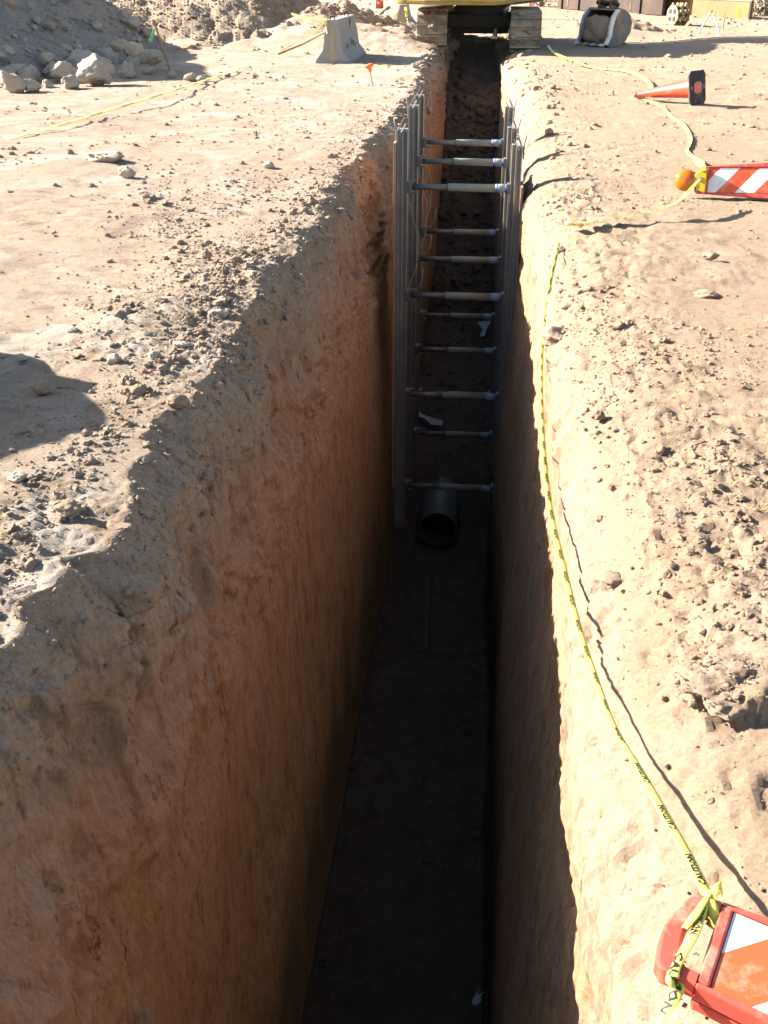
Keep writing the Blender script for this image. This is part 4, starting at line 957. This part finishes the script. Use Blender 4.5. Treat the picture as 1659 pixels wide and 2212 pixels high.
# ------------------------------------------------------------------ bucket on the ground
def bucket():
    ang = R(44)
    t = thing('excavator_bucket', 'dark steel digger bucket full of soil standing on the ground, right of the excavator', 'bucket',
              Matrix.Translation((2.28, 25.75, float(gz(2.28, 25.75)) - .01)) @ Matrix.Rotation(ang, 4, 'Z'))
    # local: mouth towards -x, width along y (near plate at y=-.4)
    prof = [(-.38, .06), (-.16, .0), (.08, .02), (.30, .12), (.44, .30), (.46, .48), (.38, .64), (.20, .74), (.02, .78), (-.06, .76)]
    n = len(prof); wd = .40
    A = Matrix(((1, 0, 0, 0), (0, 0, 1, 0), (0, 1, 0, 0), (0, 0, 0, 1)))
    sh = MB(); inn = [(p[0] * .94 - .02, p[1] * .93 + .03) for p in prof]
    poly = prof + inn[::-1]
    vs = [(p[0], -wd, p[1]) for p in poly] + [(p[0], wd, p[1]) for p in poly]; m = len(poly)
    fs = [(i, (i + 1) % m, m + (i + 1) % m, m + i) for i in range(m)]
    fs += [(i, i + 1, m - 2 - i, m - 1 - i) for i in range(n - 1)] + [(m + i, m + m - 1 - i, m + m - 2 - i, m + i + 1) for i in range(n - 1)]
    sh.add(vs, fs); s_ = sh.build('shell', M['bucket'], t)
    for y0 in (-wd - .03, wd):
        front = [(-.06, .76), (-.20, .62), (-.26, .42), (-.28, .22), (-.38, .06)]
        sp = MB(); pl = prof + front[1:-1]
        sp.add([(p[0], y0, p[1]) for p in pl] + [(p[0], y0 + .03, p[1]) for p in pl], [tuple(range(len(pl))), tuple(range(2 * len(pl) - 1, len(pl) - 1, -1))] + [(i, (i + 1) % len(pl), len(pl) + (i + 1) % len(pl), len(pl) + i) for i in range(len(pl))])
        s2 = sp.build('side_plate', M['bucket'], t, bevel=.004)
        ed = MB(); f2 = [(p[0] - .02, p[1]) for p in front]; b2 = [(p[0] + .09, p[1] * .97 + .01) for p in front][::-1]; pl = f2 + b2
        ed.add([(p[0], y0 - .012, p[1]) for p in pl] + [(p[0], y0 + .042, p[1]) for p in pl], [tuple(range(len(pl))), tuple(range(2 * len(pl) - 1, len(pl) - 1, -1))] + [(i, (i + 1) % len(pl), len(pl) + (i + 1) % len(pl), len(pl) + i) for i in range(len(pl))])
        ed.build('cutting_edge', M['bright'], s2, bevel=.004)
    for k in range(4):
        y = -.34 + k * .225
        MB().add([(-.36, y - .05, .03), (-.36, y + .05, .03), (-.36, y + .05, .09), (-.36, y - .05, .09), (-.52, y - .03, .05), (-.52, y + .03, .05), (-.52, y + .03, .065), (-.52, y - .03, .065)], [(0, 1, 2, 3), (4, 7, 6, 5), (0, 4, 5, 1), (1, 5, 6, 2), (2, 6, 7, 3), (3, 7, 4, 0)]).build('tooth', M['bright'], t)
    for y in (-.17, .17):
        e = MB(); pl = [(-.02, .74), (.26, .70), (.20, .92), (.10, .97), (-.02, .93)]
        e.add([(p[0], y - .025, p[1]) for p in pl] + [(p[0], y + .025, p[1]) for p in pl], [tuple(range(5)), tuple(range(9, 4, -1))] + [(i, (i + 1) % 5, 5 + (i + 1) % 5, 5 + i) for i in range(5)])
        e.build('mounting_ear', M['tan_steel'], t, bevel=.006)
    pn = MB(); pn.tube([(.04, -.26, .88), (.04, .26, .88)], .045, 14); pn.tube([(.17, -.24, .84), (.17, .24, .84)], .04, 14); pn.each('pin', M['dark_steel'], t, smooth=True)
    # soil in the mouth
    V, F = ico(4, 33, .22, 1.0); V = V * np.array([.30, .36, .34]) + np.array([-.08, 0, .33])
    o = np_mesh('bucket_soil', V, F, M['clod'], t, n=3)
bucket()

# ------------------------------------------------------------------ compaction wheel
def compactor():
    t = thing('compaction_wheel', 'dusty yellow compaction wheel attachment with round holes, standing far right', 'compactor',
              Matrix.Translation((5.2, 34.5, float(gz(5.2, 34.5)) + .27)) @ Matrix.Rotation(R(28), 4, 'Z') @ Matrix.Rotation(R(90), 4, 'Y'))
    pts = [(.26 * math.cos(R(45 * i + 22)), .26 * math.sin(R(45 * i + 22))) for i in range(8)]
    d = MB(); d.prism(pts, -.20, .20); d.build('drum', M['tan_paint'], t, bevel=.01)
    for z in (-.21, .19, -.03):
        MB().prism([(p[0] * 1.1, p[1] * 1.1) for p in pts], z, z + .03).build('rim_plate', M['tan_paint'] if z < .1 else M['tan_steel'], t, bevel=.004)
    k = MB()
    for i in range(4):
        a = R(90 * i + 45); k.lathe([(0, 0), (.07, 0), (.07, -.012), (0, -.012)], 16, Matrix.Translation((.14 * math.cos(a), .14 * math.sin(a), -.212)))
    for i in range(8):
        a = R(45 * i)
        for z in (-.1, .1): k.lathe([(0, -.002), (.055, -.002), (.055, .006), (0, .006)], 14, Matrix.Rotation(a, 4, 'Z') @ Matrix.Translation((.243, 0, z)) @ Matrix.Rotation(R(90), 4, 'Y'))
    k.each('hole', M['dark_steel'], t)
    for i in range(8):
        a = R(45 * i + 22); l = MB()
        for z in (-.12, .04, .16): l.box((.31, 0, z), (.08, .07, .06), Matrix.Rotation(a, 4, 'Z'))
        l.each('pad_foot', M['tan_paint'], t, bevel=.012)
compactor()

# ------------------------------------------------------------------ steel plates far right
def plates():
    t = thing('trench_shield', 'dark brown rusty steel shield lying at the top, left of the yellowish one', 'trench shield', group='rusty steel shields at the far right')
    a, b_ = at(1208, 19), at(1432, 33); d = (b_ - a); L_ = d.length; fm = frame(a, d, (0, 0, 1)) @ Matrix.Rotation(0, 4, 'X')
    k = MB(); k.box((L_ / 2, 1.2, 0), (L_, 2.4, .12), fm); k.build('plate', M['rust'], t, bevel=.01)
    for q in (.02, .21, .52, .80):
        MB().box((L_ * q + .03, 1.2, .08), (.10 if q > .1 else .25, 2.4, .08), fm).build('stiffener', M['rust'], t)
    r_ = MB()
    for q in (.10, .46, .72): r_.box((L_ * q, .22, .065), (.05, .25, .02), fm)
    r_.each('weld_patch', M['tan_steel'], t)
    t = thing('trench_shield', 'tan yellow rusty steel shield lying at the top right corner', 'trench shield', group='rusty steel shields at the far right')
    a, b_ = at(1432, 30), at(1622, 42); d = (b_ - a); L_ = d.length; fm = frame(a, d, (0, 0, 1))
    k = MB(); k.box((L_ / 2, .27, 0), (L_, .54, .10), fm); k.build('plate', M['tan_steel'], t, bevel=.008)
    k = MB(); k.box((L_ / 2, .55, .0), (L_, .03, .16), fm); k.build('top_flange', M['alu'], t)
    k = MB(); k.box((L_ - .03, .27, .06), (.08, .54, .06), fm); k.box((.05, .30, .09), (.09, .75, .08), fm); k.each('stiffener', M['rust'], t)
    r_ = MB()
    for q in (.17, .62, .86, .88): r_.box((L_ * q, .2, .055), (.04, .26, .02), fm)
    r_.each('weld_patch', M['lamp_yellow'], t)
plates()

# ------------------------------------------------------------------ shrubs at the top edge
def shrub(label, x, y, w_, h_, leafm, seed, n=1500):
    rg = np.random.default_rng(seed); t = thing('shrub', label, 'shrub', Matrix.Translation((x, y, float(gz(x, y)))))
    c = rg.normal(size=(26, 3)) * np.array([w_ * .33, w_ * .3, h_ * .2]) + np.array([0, 0, h_ * .55])
    P = c[rg.integers(0, 26, n)] + rg.normal(size=(n, 3)) * np.array([w_, w_, h_]) * .09; P[:, 2] = np.abs(P[:, 2])
    a = rg.normal(size=(n, 3)); a /= np.linalg.norm(a, axis=1, keepdims=True); b_ = np.cross(a, rg.normal(size=(n, 3))); b_ /= np.linalg.norm(b_, axis=1, keepdims=True)
    s = rg.uniform(.03, .075, n)[:, None]
    V = np.stack([P - a * s * 1.4, P + b_ * s * .6, P + a * s * 1.4, P - b_ * s * .6], 1).reshape(-1, 3)
    np_mesh('foliage', V, np.arange(4 * n).reshape(-1, 4), leafm, t, smooth=False)
    st = MB()
    for i in range(9): st.tube([(rg.normal() * .08, rg.normal() * .08, 0), tuple(c[i] * np.array([.6, .6, .6])), tuple(c[i])], [.025, .016, .006], 5)
    st.build('stem', M['stick'], t)
shrub('green leafy shrub at the top beside the brown steel shield', 1.75, 50, 2.2, 1.5, M['leaf'], 1)
shrub('green leafy shrub at the top behind the excavator tracks', -.3, 56, 2.6, 1.6, M['leaf'], 2)
shrub('bright green bush at the top right corner', 11.9, 49, 1.8, 1.9, M['leaf'], 3)
shrub('dry straw-coloured bush at the right end of the yellowish shield', 9.5, 42.5, 1.3, .9, M['dry_leaf'], 4, 1300)
shrub('green bush peeking over the yellowish shield', 8.6, 47, 2.0, 1.5, M['leaf'], 5)
